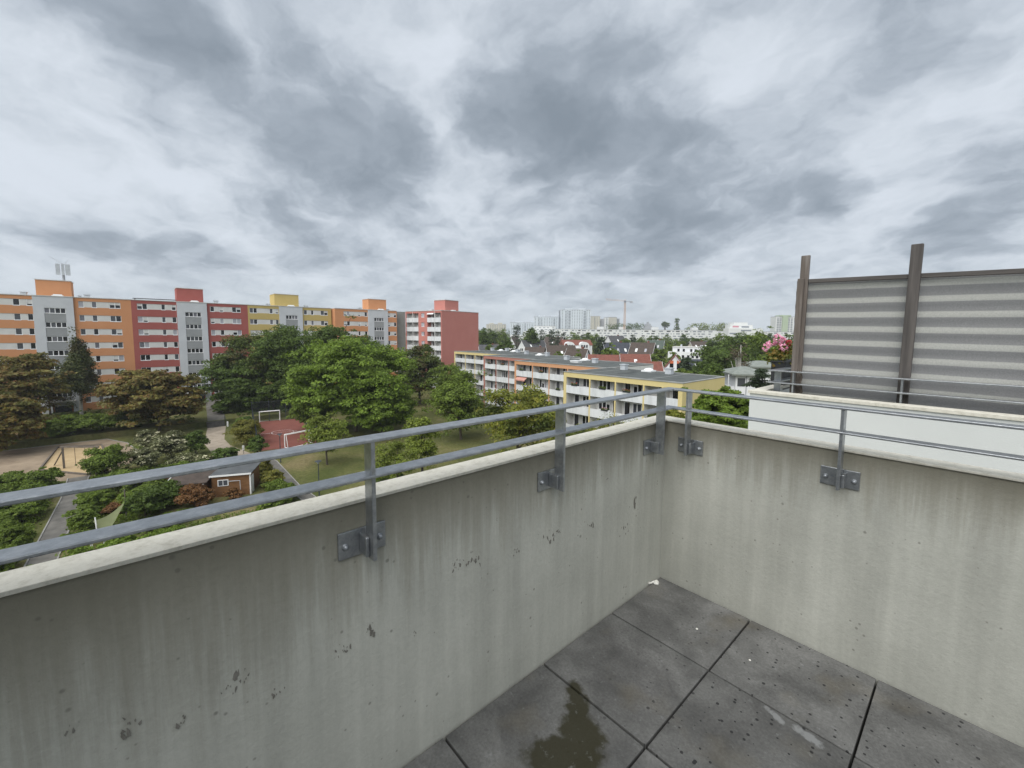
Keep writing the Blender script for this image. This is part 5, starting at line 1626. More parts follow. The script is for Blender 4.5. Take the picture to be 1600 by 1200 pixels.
house('house', 'low grey roof just right of the salmon gable', -157.5, 121.1, 9, 8, -4.6, -7.2, 'wall_cream', 'tiles_grey', 8)
house('house', 'dark roofed house with a white gable facing left', -165.3, 157.1, 13.5, 10, -2.8, -7.6, 'wall_white', 'tiles_grey', 32, 2)
house('house', 'low brown roofed house in front of the white-gabled one', -127.9, 123.4, 8.4, 8, -4.9, -7.4, 'wall_white', 'tiles_brown', -6)
house('house', 'steep dark house with white bargeboards among the conifers', -225.0, 196.3, 9, 8, -1.6, -7.9, 'wall_white', 'tiles_brown', 60)
house('house', 'brown hipped house with cream walls below the slim conifers', -178.1, 187.8, 11, 10, -1.3, -6.8, 'wall_cream', 'tiles_brown', -20, 1)
hf = house('house', 'brown tiled house with a dark gable dormer near the low roof', -107.3, 116.3, 10.5, 9, -3.4, -7.8, 'wall_white', 'tiles_brown', 12, 1)
house('house', 'steep dark roof sloping right behind the skylights', -89.8, 105.5, 7.0, 8.5, -3.8, -9.0, 'wall_white', 'tiles_brown', -28, 1)
house('house', 'slate roofed house with a white gable top', -146.7, 206.9, 10.2, 9, -0.1, -4.6, 'wall_white', 'tiles_grey', 35, 1)
house('house', 'dark slate double house in front of the white block', -99.0, 140.0, 10, 10, -2.4, -7.2, 'tiles_slate', 'tiles_slate', 18, 3)
house('house', 'wide brown chalet roof with two skylights', -88.9, 143.6, 8.5, 10, -2.2, -7.0, 'tiles_brown', 'tiles_brown', -14, 2)
house('house', 'green roofed house with two small skylights', -109.2, 188.1, 7.4, 9, -1.9, -6.8, 'wall_cream', 'tiles_green', -10, 2)
house('house', 'long red tiled row roof behind the vents', -74.5, 99.8, 9.0, 9, -5.0, -7.4, 'wall_white', 'tiles_red', 0, 0, chim=False)
house('house', 'red tiled roof right of the long row roof', -65.7, 101.9, 7.4, 9, -4.5, -7.4, 'wall_white', 'tiles_red', 6, 1, chim=False)
house('house', 'small red roof with a skylight before the white row house', -50.2, 83.5, 5.0, 7, -5.0, -8.2, 'wall_white', 'tiles_red', 10, 1, chim=False)
ho = house('row_house', 'white gabled row house with tall orange-topped windows', -50.8, 96.8, 10, 8.6, -3.9, -9.6, 'wall_white', 'tiles_red', 90, 0, 0, False, None, 0, 0.1)
noisy('orange_panel', (0.50, 0.12, 0.05), (0.56, 0.16, 0.07), 2.0, 0.7)
for s in (-0.85, 0.75):
    w_ = part('window', MB().box(-5.07, -5.0, s - 0.42, s + 0.42, -7.0 - G, -5.0 - G), 'glass_dark', ho)
    part('lintel_panel', MB().box(-5.09, -5.07, s - 0.42, s + 0.42, -5.6 - G, -4.9 - G), 'orange_panel', w_)
for s in (-2.3, -1.3, 1.4):
    part('window', MB().box(-5.07, -5.0, s - 0.35, s + 0.35, -9.9 - G, -8.6 - G), 'glass_dark', ho)
house('house', 'orange wooden gable on a slate-blue roofed house', -49.5, 107.5, 11, 6.4, -5.3, -7.6, 'wall_cream', 'tiles_slate', 35, 2, 2, False, 'wood_orange', 1)
house('house', 'red and solar panel roof with a cream gable', -104.0, 223.0, 9.4, 9, -2.7, -6.6, 'wall_cream', 'tiles_brown', 30, 3)
house('house', 'big slate-blue roof right of the solar roof', -97.8, 229.6, 11, 11, -2.4, -8.4, 'tiles_slate', 'tiles_slate', -16, 0)
house('house', 'grey roofed house at the far left among dark trees', -196, 158, 8, 8, -5.6, -8.6, 'wall_cream', 'tiles_brown', 15)
# a dark dormer gable on the brown tiled house
part('dormer', MB().extr([(-0.5, -4.9, -8.0 - G), (3.1, -4.9, -8.0 - G), (1.3, -4.9, -5.3 - G)], (0, 3.5, 0)), 'tiles_slate', hf)
part('dormer_edge', MB().extr([(-0.7, -4.95, -8.0 - G), (1.3, -4.95, -5.15 - G), (1.3, -4.95, -4.85 - G), (-1.0, -4.95, -8.0 - G)], (0, 0.12, 0))
     .extr([(3.3, -4.95, -8.0 - G), (3.6, -4.95, -8.0 - G), (1.3, -4.95, -4.85 - G), (1.3, -4.95, -5.15 - G)], (0, 0.12, 0)), 'wall_cream', hf)


def arched_house():
    t = thing('apartment_house', 'white house with two arched gables and a red roof', 'house', (-135.7, 159.7, G), facing(-135.7, 159.7) + R(14), 'houses beyond the low block')
    part('wall', MB().box(-7, 7.5, 0, 10, 0, -4.6 - G), 'wall_white', t)
    part('roof', MB().extr([(-7.3, -0.3, -4.6 - G), (-7.3, 10.3, -4.6 - G), (-7.3, 5, -2.0 - G)], (15.2, 0, 0)), 'tiles_red', t)
    for cx in (-4.2, 3.2):
        pts = [(cx - 2.6, -1.2, 0), (cx + 2.6, -1.2, 0), (cx + 2.6, -1.2, -4.9 - G)]
        for k in range(1, 8):
            a = math.pi * k / 8
            pts.append((cx + 2.6 * math.cos(a), -1.2, -4.9 - G + 2.0 * math.sin(a)))
        pts.append((cx - 2.6, -1.2, -4.9 - G))
        bay = part('bay', MB().extr(pts, (0, 4.0, 0)), 'wall_white', t)
        for zz in (-4.9, -7.7, -10.5):
            for dx in (-1.7, -0.45, 0.8):
                link('window', shared_box('bay_window', (0.9, 0.06, 1.4), 'glass_grey'), None, bay, loc=(cx + dx, -1.25, zz - 0.9 - G))
    for zz in (-6.9, -9.7):
        link('balcony', shared_box('balcony', (2.0, 1.2, 1.0), 'wall_white'), None, t, loc=(-1.5, -1.2, zz - G))


arched_house()


def modern_house():
    t = thing('apartment_house', 'white flat-roofed modern house with a set-back top floor', 'house', (-86.4, 175.5, G), facing(-86.4, 175.5) + R(-6), 'houses beyond the low block')
    part('wall', MB().box(-8.3, 9.0, 0, 12, 0, -7.0 - G), 'wall_white', t)
    part('top_floor', MB().box(-6.6, 8.0, 1.6, 11, -7.0 - G, -4.4 - G), 'wall_white', t)
    part('roof_edge', MB().box(-6.8, 8.2, 1.4, 11.2, -4.4 - G, -4.2 - G), 'coping_pale', t)
    part('terrace_rail', MB().box(-8.3, 9.0, 0, 0.1, -7.0 - G, -6.3 - G), 'wall_white', t)
    for (x, w) in ((-4.5, 0.9), (-2.3, 0.9), (0.8, 0.9), (2.6, 0.9)):
        link('window', shared_box('modern_window', (w, 0.06, 1.4), 'glass_dark'), None, t, loc=(x, 1.55, -6.5 - G))
    for zz in (-9.0, -11.9):
        for x in (-4.4, -2.4, -0.2, 1.6, 3.4, 5.4):
            link('window', shared_box('modern_window2', (1.0, 0.06, 1.2), 'glass_dark'), None, t, loc=(x, -0.05, zz - G))
    part('chimney', MB().box(-3.6, -2.9, 4, 4.7, -4.2 - G, -3.2 - G).box(5.2, 5.8, 4, 4.7, -4.2 - G, -3.4 - G), 'zinc', t)


modern_house()


def villa(label, x, y, w, d, ridge, eave, rot, seed):
    t = thing('villa', label, 'house', (x, y, G), facing(x, y) + R(rot), 'houses beyond the low block')
    e, r_ = eave - G, ridge - G
    part('wall', MB().box(-w / 2, w / 2, 0, d, 0, e), 'wall_white', t)
    o = 0.9
    mb = MB()
    A = [(-w / 2 - o, -o, e - 0.05), (w / 2 + o, -o, e - 0.05), (w / 2 + o, d + o, e - 0.05), (-w / 2 - o, d + o, e - 0.05)]
    r1, r2 = (-w * 0.12, d / 2, r_), (w * 0.12, d / 2, r_)
    i = 0
    mb.v = A + [r1, r2] + [(p[0], p[1], p[2] - 0.25) for p in A]
    mb.f = [(0, 1, 5, 4), (1, 2, 5), (2, 3, 4, 5), (3, 0, 4), (0, 6, 7, 1), (1, 7, 8, 2), (2, 8, 9, 3), (3, 9, 6, 0), (6, 9, 8, 7)]
    part('roof', mb, 'tiles_greygreen', t)
    for zz in (e - 2.2, e - 4.9):
        for (xx, ww) in ((-w / 2 + 0.3, 1.2), (w / 2 - 1.9, 1.3)):
            link('window', shared_box('villa_window', (ww, 0.07, 1.4), 'glass_grey'), None, t, loc=(xx, -0.05, zz))
    part('drain_pipe', MB().tube([(-w / 2 + 1.7, -0.08, 0), (-w / 2 + 1.7, -0.08, e)], 0.06, 6), 'tower_grey', t)
    part('balcony', MB().box(-w / 2 - 1.1, -w / 2 - 0.0, 0.4, 3.4, e - 3.4, e - 2.3).box(-w / 2 - 1.1, -w / 2 - 0.95, 0.4, 0.55, 0, e - 0.3), 'wall_white', t)
    return t


villa('white two-storey villa with a shallow grey-green hipped roof', -25.2, 73.8, 4.4, 6, -4.1, -5.1, 20, 1)
villa('second white villa with a hipped roof behind the first', -28.6, 91.5, 6.4, 6, -3.95, -4.9, 20, 2)


# ------------------------------------------------------------------ far buildings
def slab_tower(name, label, p, q, ztop, depth, wall, strips=(), grid=None, roofbox=True, group='towers on the horizon', zbase=G):
    p, q = Vector(p), Vector(q)
    d = q - p; w = d.length
    t = thing(name, label, 'tower block', (p.x, p.y, zbase), math.atan2(d.y, d.x), group)
    h = ztop - zbase
    part('body', MB().box(0, w, 0, depth, 0, h), wall, t)
    if roofbox:
        part('roof_house', MB().box(w * 0.15, w * 0.38, depth * 0.2, depth * 0.8, h, h + 2.6).box(w * 0.6, w * 0.82, depth * 0.2, depth * 0.8, h, h + 3.2), wall, t)
    part('roof_edge', MB().box(-0.2, w + 0.2, -0.2, depth + 0.2, h - 0.3, h + 0.3), 'tower_grey', t)
    for (a, b2) in strips:
        part('balcony_strip', MB().box(w * a, w * b2, -0.25, 0, 2, h - 1.5), 'tower_band', t)
        mb = MB()
        z = 3.0
        while z < h - 2:
            mb.box(w * a - 0.1, w * b2 + 0.1, -0.7, -0.25, z, z + 1.0); z += 2.8
        part('balcony_rail', mb, wall, t)
    if grid:
        mb = MB()
        x0, x1, step, ww, hh = grid
        x = x0
        while x < x1:
            if not any(a * w - ww < x < b2 * w + 0.2 for a, b2 in strips):
                z = 3.2
                while z < h - 2:
                    mb.box(x, x + ww, -0.06, 0.0, z, z + hh); z += 2.8
            x += step
        o = part('window_grid', mb, 'tower_band', t, kind='stuff')
    return t


slab_tower('tower_block', 'tallest pale blue tower block on the horizon', (-545.2, 594.9), (-507.3, 635.6), 44.8, 16, 'tower_blue', ((0.14, 0.18), (0.25, 0.32), (0.76, 0.84)), (2, 54, 4.6, 1.5, 1.4))
slab_tower('tower_block', 'pale blue tower left of the tallest one', (-593.2, 571.1), (-556.2, 610.9), 31.8, 16, 'tower_blue', ((0.13, 0.17), (0.24, 0.28), (0.68, 0.74), (0.92, 0.98)), (1, 52, 4.6, 1.5, 1.4))
slab_tower('tower_block', 'lower pale blue slab farthest left on the horizon', (-647.4, 555.8), (-600.3, 606.0), 21.0, 16, 'tower_blue', ((0.2, 0.27), (0.42, 0.46), (0.75, 0.8)), (2, 48, 4.6, 1.5, 1.4))
slab_tower('tower_block', 'low pale wing in front of the left blue tower', (-505.4, 486.6), (-481.7, 512.1), 12.5, 14, 'tower_white', ((0.1, 0.16),), (8, 34, 4.4, 1.6, 1.3), False)
slab_tower('tower_block', 'reddish and white blocks above the trees left of the blue slab', (-719.5, 551.6), (-691.7, 581.5), 18.3, 14, 'tower_sand', (), (3, 40, 5, 1.6, 1.5))
slab_tower('tower_block', 'sand coloured tower right of the tallest tower', (-569.0, 715.6), (-556.1, 729.5), 37.3, 14, 'tower_sand', ((0.3, 0.4),), (1, 18, 4, 1.4, 1.3), False)
slab_tower('tower_block', 'narrow grey tower between the sand coloured ones', (-561.9, 737.3), (-554.3, 745.4), 31.7, 12, 'tower_grey', ((0.02, 0.2), (0.8, 0.98)), None, False)
slab_tower('tower_block', 'narrow white tower with dark balcony slots', (-549.4, 736.3), (-543.9, 742.3), 34.9, 12, 'tower_white', ((0.35, 0.7),), None, False)
slab_tower('tower_block', 'wide sand coloured tower left of the crane', (-555.1, 759.9), (-543.8, 772.1), 36.4, 14, 'tower_sand', (), (1, 16, 2.4, 1.0, 1.4), False)
slab_tower('tower_block', 'dark slim tower nearest the crane', (-549.5, 778.3), (-544.6, 783.4), 33.4, 12, 'tower_grey', ((0.2, 0.8),), None, False)
slab_tower('tower_block', 'white and green round-topped tower behind the wooden post', (-234.6, 779.6), (-214.2, 801.4), 31.5, 16, 'tower_white', ((0.06, 0.16), (0.2, 0.3), (0.66, 0.76), (0.82, 0.92)), (1, 29, 3.6, 1.4, 1.3), False)
gt = thing('round_tower', 'green tower core rising inside the white round-topped tower', 'tower block', (-227.0, 786.0, G), math.atan2(21.8, 20.4), 'towers on the horizon')
part('core', MB().box(0, 9, -1.2, 14, 0, 49.6), 'tower_green', gt)
part('core_top', MB().box(-4, 14, 0, 14, 48.2, 50.6), 'tower_green', gt)
# hazy stepped tower far away
pt = thing('tower_block', 'hazy stepped grey tower right of the crane', 'tower block', (-492.3, 796.4, G), math.atan2(15.9, 14.8), 'towers on the horizon')
for (a, b2, z) in ((0, 21.7, 30), (3, 18.5, 35), (6, 16, 39), (9, 12.4, 43)):
    part('stage', MB().box(a, b2, a * 0.5, 14 - a * 0.3, 0, z), 'tower_grey', pt)
part('window_grid', (lambda mb: [mb.box(1 + 2.6 * i, 2.4 + 2.6 * i, -0.06, 0, 3 + 2.9 * j, 4.4 + 2.9 * j) for i in range(8) for j in range(9)] and mb)(MB()), 'tower_band', pt, kind='stuff')

# the white terrace building before the towers
tt_ = thing('terrace_building', 'white stepped terrace building below the blue towers', 'building', (-470, 430, G), R(47), 'towers on the horizon')
for (a, b2, z, y) in ((0, 60, 20, 12), (6, 52, 24, 16), (16, 44, 28, 20), (-20, 30, 14, 6)):
    part('stage', MB().box(a, b2, y, y + 14, 0, z), 'tower_white', tt_)
    mb = MB()
    zz = 2.0
    while zz < z - 1.5:
        x = a + 1.5
        while x < b2 - 3:
            mb.box(x, x + rnd.uniform(2, 4.5), y - 0.1, y, zz, zz + 1.1); x += 6.2
        zz += 2.9
    part('window_grid', mb, 'tower_band', tt_, kind='stuff')


def long_block(label, p, q, z, hb):
    p, q = Vector(p), Vector(q)
    d = q - p; w = d.length
    t = thing('long_block', label, 'apartment block', (p.x, p.y, G), math.atan2(d.y, d.x), 'sections of the long white block')
    h = z - G
    part('body', MB().box(0, w, 0, 12, 0, h), 'tower_white', t)
    part('roof_edge', MB().box(-0.1, w + 0.1, -0.2, 12.2, h - 0.15, h + 0.15), 'tower_grey', t)
    for x in hb:
        part('roof_house', MB().box(x, x + 7.5, 3, 8, h, h + 3.2), 'tower_white', t)
    n = 0
    for k in range(6):
        zz = h - 2.3 - 2.8 * k
        x = 2.0
        while x < w - 4:
            wd = rnd.choice([1.4, 1.4, 2.6, 3.8, 4.6])
            deep = wd > 2.2
            link('window', shared_box('loggia' if deep else 'slot_window', (wd, 0.08, 1.25 if deep else 1.0), rnd.choice(['glass_dark', 'tower_band', 'tower_band']) if deep else 'tower_band'),
                 None, t, loc=(x, -0.08, zz))
            x += wd + rnd.choice([1.8, 2.6, 4.4])


long_block('left section of the long white block below the crane', (-343.3, 364.8), (-275.5, 437.7), 6.0, (50, 76))
long_block('middle section of the long white block on the horizon', (-275.4, 437.8), (-213.8, 503.9), 6.0, (15, 62))
long_block('right section of the long white block behind the dark trees', (-213.7, 504.0), (-149.5, 572.9), 5.2, (22,))

sp_ = thing('stepped_building', 'white stepped building with a pink band over the treetops', 'building', (-179.8, 462.5, G), R(47.5), 'towers on the horizon')
for (a, b2, y, z) in ((-4, 32, 0, 24.5), (0, 24, 5, 28.3), (5, 20, 8, 31.0)):
    part('stage', MB().box(a, b2, y, y + 12, 0, z), 'tower_white', sp_)
part('pink_band', MB().box(2.5, 9.0, 4.9, 5.0, 25.6, 27.2), 'banner_pink', sp_)
part('dark_band', MB().box(12, 20, 4.9, 5.0, 25.4, 27.0).box(9, 20, -0.1, 0, 21.6, 23.0).box(-3, 4, -0.1, 0, 18.4, 19.8), 'tower_band', sp_)


def crane():
    t = thing('tower_crane', 'orange tower crane with a long pale jib on the horizon', 'crane', (-288.9, 425.4, G), R(47))
    mb = MB()
    H = 55.0
    for sx in (-0.75, 0.75):
        for sy in (-0.75, 0.75):
            mb.box(sx - 0.16, sx + 0.16, sy - 0.16, sy + 0.16, 0, H)
    z = 0
    while z < H - 1.6:
        for s in (-0.75, 0.75):
            mb.tube([(-0.75, s, z), (0.75, s, z + 1.6)], 0.09, 4).tube([(s, -0.75, z + 1.6), (s, 0.75, z)], 0.09, 4)
        z += 1.6
    part('mast', mb, 'crane_paint', t)
    jb = MB()
    for (y, zz) in ((-0.5, 0), (0.5, 0), (0, 1.3)):
        jb.tube([(-23, y, H + 1.5 + zz + 0.9), (0, y, H + 0.6 + zz)], 0.13, 4)
    k = -23.0
    while k < -1:
        jb.tube([(k, -0.5, H + 0.6 + 0.9 * (-k / 23) + 0.05), (k + 1.0, 0, H + 1.9 + 0.9 * (-k / 23))], 0.07, 4)
        jb.tube([(k + 1.0, 0, H + 1.9 + 0.9 * (-k / 23)), (k + 2.0, 0.5, H + 0.6 + 0.9 * (-k / 23))], 0.07, 4)
        k += 2.0
    part('jib', jb, 'crane_paint', t)
    cj = MB()
    cj.box(0, 8.6, -0.6, 0.6, H + 0.3, H + 0.8).box(5.6, 8.8, -0.8, 0.8, H - 0.9, H + 0.3)
    part('counter_jib', cj, 'tower_grey', t)
    part('cab', MB().box(-1.2, 0.9, -1.3, 0.9, H - 0.6, H + 1.4), 'tower_band', t)
    part('peak', MB().tube([(0, 0, H + 1.4), (0, 0, H + 3.2)], [0.5, 0.1], 5), 'crane_paint', t)


crane()
ch = tag(part('chimney_stack', MB().tube([(0, 0, 0), (0, 0, 58)], [1.6, 1.1], 10).tube([(0, 0, 58), (0, 0, 61)], 1.3, 10), 'tower_band', loc=(-560, 606, G)),
         'slim dark chimney left of the tallest tower', 'chimney')

# ------------------------------------------------------------------ the terrace
floor = structure('terrace_floor', MB().box(0.0, 4.4, -4.4, 0.0, -0.30, -0.045), 'joint_dark')
gx = [0.004] + [0.511 + 0.5 * k for k in range(8)]
gy = [-0.004] + [-0.4907 - 0.5 * k for k in range(8)]
for i in range(8):
    for j in range(8):
        x0, x1 = gx[i] + 0.0038, gx[i + 1] - 0.0038
        y1, y0 = gy[j] - 0.0042, gy[j + 1] + 0.0042
        me = cached(('slab', i == 0, j == 0), lambda: MB().box(0, x1 - x0, 0, y1 - y0, -0.04, 0).mesh('paving_slab'))
        o = link('paving_slab', me, 'slab', floor, loc=(x0, y0, rnd.uniform(-0.0015, 0.0015)), bevel=0.003)
        o.rotation_euler = (rnd.uniform(-0.002, 0.002), rnd.uniform(-0.002, 0.002), rnd.uniform(-0.002, 0.002))

structure('building_mass', MB().box(-0.06, 14, -14, 0.06, G, -0.31).box(-0.06, 14, 0.06, 14, G, -0.9), 'neighbour_render')
structure('unseen_house_wall', MB().box(-0.06, 0.95, -8.0, -3.2, -0.30, 2.7).box(0.95, 14, -8.0, -4.4, -0.30, 2.9), 'plaster_house')  # unseen wall behind the camera, its near bay shaped to shade the left parapet


def parapet():
    t = thing('parapet_wall', 'stained concrete parapet on the left with a pale coping', 'wall', (0, -2, 0))
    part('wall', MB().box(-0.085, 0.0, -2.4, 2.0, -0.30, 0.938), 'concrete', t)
    part('coping', MB().box(-0.092, 0.011, -2.4, 2.093, 0.938, 0.948), 'coping_stone', t, bevel=0.0012)
    # flakes of old adhesive in a row on the wall
    g = random.Random(3)
    mb = MB()
    for (y, z, s, n) in ((-2.08, 0.555, 0.021, 4), (-2.10, 0.541, 0.017, 3), (-1.991, 0.469, 0.016, 3), (-1.821, 0.499, 0.019, 5), (-1.744, 0.524, 0.020, 5),
                         (-2.276, 0.573, 0.022, 4), (-2.20, 0.523, 0.017, 3), (-1.356, 0.597, 0.020, 5), (-1.431, 0.616, 0.017, 5), (-0.957, 0.557, 0.024, 5),
                         (-0.901, 0.558, 0.019, 4), (-1.149, 0.562, 0.014, 3), (-0.661, 0.515, 0.022, 4), (-0.307, 0.535, 0.034, 2), (-0.372, 0.403, 0.034, 3),
                         (-2.36, 0.62, 0.012, 2), (-1.60, 0.45, 0.01, 2), (-1.25, 0.72, 0.008, 2), (-0.55, 0.72, 0.008, 2)):
        for k in range(n * 2):
            cy, cz = y + 2 + g.gauss(0, 0.7) * s, z + g.gauss(0, 0.75) * s
            pts = []
            m_ = g.randint(3, 6); a0 = g.uniform(0, 6); big = g.choice([0.3, 0.4, 0.5, 1.0]); tl = g.uniform(-0.4, 0.4)
            for q in range(m_):
                a = a0 + 2 * math.pi * q / m_
                rr = s * g.uniform(0.15, 0.62) * big
                dz_ = rr * 1.25 * math.sin(a)
                pts.append((0.0001 + 0.00004 * (len(mb.f) // 6 % 60), cy + rr * 0.5 * math.cos(a) + tl * dz_, cz + dz_))
            mb.extr(pts, (0.0006, 0, 0))
    part('glue_flake', mb, 'glue_residue', t, kind='stuff')
    t2 = thing('parapet_wall', 'concrete parapet on the right with lighter streaks and pale coping', 'wall', (2, 0, 0))
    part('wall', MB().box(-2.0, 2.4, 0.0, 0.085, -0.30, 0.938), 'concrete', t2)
    part('coping', MB().box(-1.989, 2.4, -0.011, 0.093, 0.938, 0.948), 'coping_stone', t2, bevel=0.003)


parapet()


def rail_post(parent, x, y, along):
    """flat steel post on a wall plate; along = unit vector along the wall, the terrace side is 'inn'"""
    inn = Vector((1, 0)) if along == 'y' else Vector((0, -1))
    al = Vector((0, 1)) if along == 'y' else Vector((1, 0))
    o = Vector((x, y))

    def bx(a0, a1, i0, i1, z0, z1):
        p = o + al * a0 + inn * i0; q = o + al * a1 + inn * i1
        return (min(p.x, q.x), max(p.x, q.x), min(p.y, q.y), max(p.y, q.y), z0, z1)
    p_ = part('post', MB().box(*bx(-0.006, 0.006, 0.030, 0.080, 0.783, 1.1285)), 'galvanised', parent, bevel=0.002)
    part('wall_plate', MB().box(*bx(-0.0775, 0.0635, 0.0005, 0.008, 0.780, 0.860)), 'galvanised', p_, bevel=0.002)
    s = -1 if along == 'y' else 1
    part('bracket', MB().box(*bx(min(s * 0.0062, s * 0.018), max(s * 0.0062, s * 0.018), 0.008, 0.058, 0.790, 0.848)), 'galvanised', p_, bevel=0.003)
    for a in (-0.0575, 0.0445):
        c = o + al * a + inn * 0.008
        q = o + al * a + inn * 0.0108
        part('bolt', MB().tube([(c.x, c.y, 0.816), (q.x, q.y, 0.816)], 0.0105, 16).dome((q.x, q.y, 0.816), 0.0088, (inn.x, inn.y, 0), 1.0, 14, 5), 'galvanised_bolt', p_, smooth=True)
    return p_


def railing():
    t = thing('railing', 'galvanised flat steel railing with two rails round our terrace corner', 'railing', (0, 0, 0))
    part('top_rail', MB().box(0.025, 0.085, -4.2, -0.025, 1.1285, 1.138), 'galvanised', t, bevel=0.002)
    part('top_rail', MB().box(0.0853, 4.2, -0.085, -0.025, 1.1285, 1.138), 'galvanised', t, bevel=0.002)
    part('lower_rail', MB().box(0.025, 0.085, -4.2, -0.025, 1.026, 1.0345), 'galvanised', t, bevel=0.002)
    part('lower_rail', MB().box(0.0853, 4.2, -0.085, -0.025, 1.026, 1.0345), 'galvanised', t, bevel=0.002)
    for y in (-0.155, -0.957, -1.755, -2.555, -3.355):
        rail_post(t, 0, y, 'y')
    for x in (0.162, 0.838, 1.52, 2.2, 2.88):
        rail_post(t, x, 0, 'x')


railing()

# crumpled paper in the corner
pb = MB()
g_ = random.Random(11)
pb.dome((0.0, 0.0, 0.0), 0.017, (0.1, 0.2, 1), 1.0, 9, 5)
pb.v = [(p[0] * g_.uniform(0.75, 1.3), p[1] * g_.uniform(0.75, 1.3), p[2] * g_.uniform(0.7, 1.3) + 0.0) for p in pb.v]
pb.tube([(-0.008, -0.012, 0.012), (-0.016, -0.030, 0.008), (-0.022, -0.045, 0.010)], [0.006, 0.005, 0.007], 6)
tag(part('crumpled_paper', pb, 'paper', loc=(0.026, -0.085, 0.0)), 'crumpled white scrap lying in the terrace corner', 'paper scrap')
for (x, y, s, lab) in ((0.36, -0.28, 0.006, 'white crumb on the corner slab'), (0.61, -0.30, 0.005, 'white crumb on the second slab along the right wall')):
    tag(part('plaster_crumb', MB().dome((0, 0, 0), s, (0, 0, 1), 0.6, 7, 3), 'paper', loc=(x, y, 0.0005)), lab, 'crumb', 'white crumbs on the slabs')


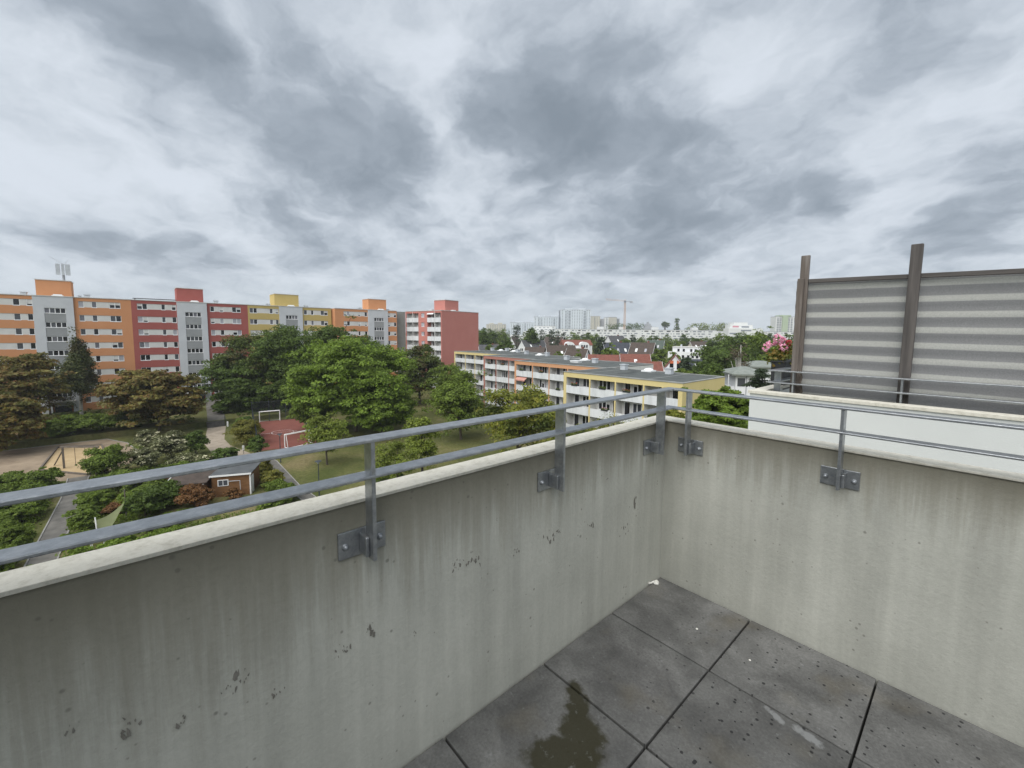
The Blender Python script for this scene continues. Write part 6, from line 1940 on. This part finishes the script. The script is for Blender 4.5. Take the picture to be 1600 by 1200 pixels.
# ------------------------------------------------------------------ the neighbour's terrace
def neighbour():
    t = thing('neighbour_wall', "white rendered parapet of the neighbouring terrace with pale coping", 'wall', (0, 1.5, 0))
    part('wall', MB().box(-0.072, 3.6, 0.0, 0.09, -0.9, 0.955).box(-0.072, 0.0, 0.09, 3.4, -0.9, 0.955), 'neighbour_render', t)
    part('coping', MB().box(-0.085, 3.6, -0.012, 0.098, 0.955, 0.978).box(-0.085, 0.012, 0.098, 3.4, 0.955, 0.978), 'coping_stone', t, bevel=0.0012)
    structure('neighbour_floor', MB().box(0.001, 3.6, 1.591, 4.9, -0.3, 0.0), 'slab')
    r = thing('railing', 'neighbour steel railing running in front of the striped screen', 'railing', (0, 1.5, 0))
    for (z0, z1, nm) in ((1.137, 1.147, 'top_rail'), (1.040, 1.050, 'lower_rail')):
        part(nm, MB().box(0.078, 3.5, 0.118, 0.178, z0, z1), 'galvanised', r, bevel=0.002)
        part(nm, MB().box(0.018, 0.078, 0.118, 3.2, z0, z1), 'galvanised', r, bevel=0.002)
    for x in (0.20, 0.855, 1.51):
        p_ = part('post', MB().box(x - 0.006, x + 0.006, 0.123, 0.173, 0.79, 1.137), 'galvanised', r, bevel=0.002)
        part('wall_plate', MB().box(x - 0.07, x + 0.07, 0.0905, 0.0985, 0.78, 0.86), 'galvanised', p_)
        part('bracket', MB().box(x + 0.0062, x + 0.018, 0.0985, 0.15, 0.79, 0.848), 'galvanised', p_)
    for y in (0.27, 1.07):
        p_ = part('post', MB().box(0.023, 0.073, y - 0.006, y + 0.006, 0.79, 1.137), 'galvanised', r, bevel=0.002)
        part('wall_plate', MB().box(0.0005, 0.0085, y - 0.07, y + 0.07, 0.78, 0.86), 'galvanised', p_)

    s = thing('privacy_screen', 'weathered wooden screen with grey and cream striped fabric', 'privacy screen', (0, 1.5, 0))

    def lean_post(x0, x1, xt0, xt1, y0, y1, z0, z1, nm, mat):
        mb = MB()
        mb.v = [(x0, y0, z0), (x1, y0, z0), (x1, y1, z0), (x0, y1, z0), (xt0, y0, z1), (xt1, y0, z1), (xt1, y1, z1), (xt0, y1, z1)]
        mb.f = [(0, 3, 2, 1), (4, 5, 6, 7), (0, 1, 5, 4), (1, 2, 6, 5), (2, 3, 7, 6), (3, 0, 4, 7)]
        return part(nm, mb, mat, s, bevel=0.004)
    lean_post(0.163, 0.222, 0.179, 0.238, 0.215, 0.245, 0.0, 2.066, 'post', 'wood_weathered')
    lean_post(0.155, 0.200, 0.169, 0.214, 0.192, 0.2145, 0.30, 1.885, 'post_board', 'wood_weathered')
    lean_post(0.816, 0.876, 0.834, 0.897, 0.200, 0.245, 0.0, 2.06, 'post', 'wood_dark_post')
    lean_post(1.48, 1.54, 1.495, 1.555, 0.200, 0.245, 0.0, 2.05, 'post', 'wood_dark_post')
    for (a, b2, za, zb) in ((0.240, 0.832, 1.878, 1.862), (0.895, 1.493, 1.862, 1.845), (1.553, 3.2, 1.845, 1.80)):
        part('top_beam', MB().extr([(a, 0.212, za - 0.030), (b2, 0.212, zb - 0.030), (b2, 0.212, zb), (a, 0.212, za)], (0, 0.03, 0)), 'wood_dark', s, bevel=0.003)
    part('bottom_beam', MB().box(0.225, 0.814, 0.215, 0.243, 0.90, 0.965).box(0.878, 1.478, 0.215, 0.243, 0.895, 0.955).box(1.542, 3.2, 0.215, 0.243, 0.89, 0.95), 'wood_dark', s, bevel=0.003)
    # the cloth hangs in shallow waves behind the posts
    for (a, b2, za, zb) in ((0.148, 0.855, 1.872, 1.858), (0.860, 3.2, 1.858, 1.80)):
        nx, nz = 40, 40
        mb = MB()
        for i in range(nx + 1):
            for k in range(nz + 1):
                x = a + (b2 - a) * i / nx
                zt = za + (zb - za) * i / nx
                z = 0.92 + (zt - 0.92) * k / nz
                y = 0.262 + 0.006 * math.sin(z * 2 * math.pi / 0.107 + 0.6) + 0.005 * math.sin(x * 7 + z * 3)
                mb.v.append((x, y, z))
        for i in range(nx):
            for k in range(nz):
                q = i * (nz + 1) + k
                mb.f.append((q, q + nz + 1, q + nz + 2, q + 1))
        part('fabric', mb, 'striped_fabric', s, smooth=True)
    # knotted cord ends at the foot of the first post
    part('cord', MB().tube([(0.236, 0.19, 1.13), (0.246, 0.188, 1.10), (0.238, 0.187, 1.06), (0.25, 0.186, 1.0), (0.243, 0.187, 0.985)], 0.006, 6)
         .tube([(0.236, 0.19, 1.0), (0.252, 0.188, 0.985), (0.24, 0.187, 0.97)], 0.008, 6), 'timber', s)
    # planter and geranium beyond the screen
    pl = thing('planter', 'dark grey planter box hung on the far railing', 'planter', (-0.05, 2.2, 0))
    part('box', MB().extr([(-0.052, -0.11, 0.935), (0.052, -0.11, 0.935), (0.06, -0.11, 1.185), (-0.058, -0.11, 1.185)], (0, 0.5, 0)), 'planter_plastic', pl, bevel=0.004)
    part('rim', MB().box(-0.066, 0.068, -0.118, 0.398, 1.185, 1.198), 'planter_plastic', pl, bevel=0.003)
    ge = thing('geranium', 'pink geranium with yellowing leaves in the dark planter', 'flowering plant', (-0.05, 2.2, 1.19))
    g = np.random.default_rng(4)
    c = np.stack([g.uniform(-0.15, 0.10, 60), g.uniform(-0.12, 0.22, 60), g.uniform(-0.03, 0.09, 60)], 1)
    c2 = np.stack([g.uniform(-0.07, 0.07, 26), g.uniform(-0.06, 0.14, 26), g.uniform(0.06, 0.15, 26)], 1)
    c = np.concatenate([c, c2])
    v = leaf_cloud(c, np.full(len(c), 0.035), 5, 0.018, 4, 0.8, asp=0.8)
    link('leaves', quads_mesh('leaves', v, 'leaf_geranium'), None, ge)
    stems = MB()
    for (x, z, rr, m_) in ((-0.055, 0.215, 0.034, 'petal_pink'), (-0.005, 0.205, 0.022, 'petal_pink'), (-0.128, 0.125, 0.036, 'petal_pink'), (-0.124, 0.155, 0.026, 'petal_pink'),
                           (-0.075, 0.165, 0.020, 'petal_pink'), (0.012, 0.125, 0.034, 'petal_pink'), (0.035, 0.170, 0.024, 'petal_red'), (-0.03, 0.155, 0.018, 'petal_pink')):
        y = float(g.uniform(-0.05, 0.05))
        d = g.normal(0, 1, (26, 3)); d[:, 1] = -np.abs(d[:, 1]); d /= np.linalg.norm(d, axis=1, keepdims=True)
        cc = d * rr + np.array([x, y, z])
        v = leaf_cloud(cc, np.full(26, 0.006), 5, 0.0095, int(rr * 1e4), 1.0, 0.1, asp=0.85)
        link('flower_head', quads_mesh('flower_head', v, m_), None, ge)
        stems.tube([(x * 0.4, y, 0.0), (x * 0.8, y, z * 0.6), (x, y, z)], 0.0022, 5)
    part('stem', stems, 'leaf_shrub', ge)


neighbour()

# ------------------------------------------------------------------ the air between the terrace and the far towers
hz_m = bpy.data.materials.new('haze')
hz_m.use_nodes = True
hn = hz_m.node_tree
hn.nodes.remove(hn.nodes['Principled BSDF'])
pv = nd(hn, 'ShaderNodeVolumePrincipled')
pv.inputs['Color'].default_value = (0.90, 0.95, 1.0, 1)
pv.inputs['Density'].default_value = 0.00022
hn.links.new(pv.outputs[0], hn.nodes['Material Output'].inputs['Volume'])
part('haze', MB().box(-1500, 700, -600, 1500, G - 1.0, 54.0), hz_m, kind='stuff')
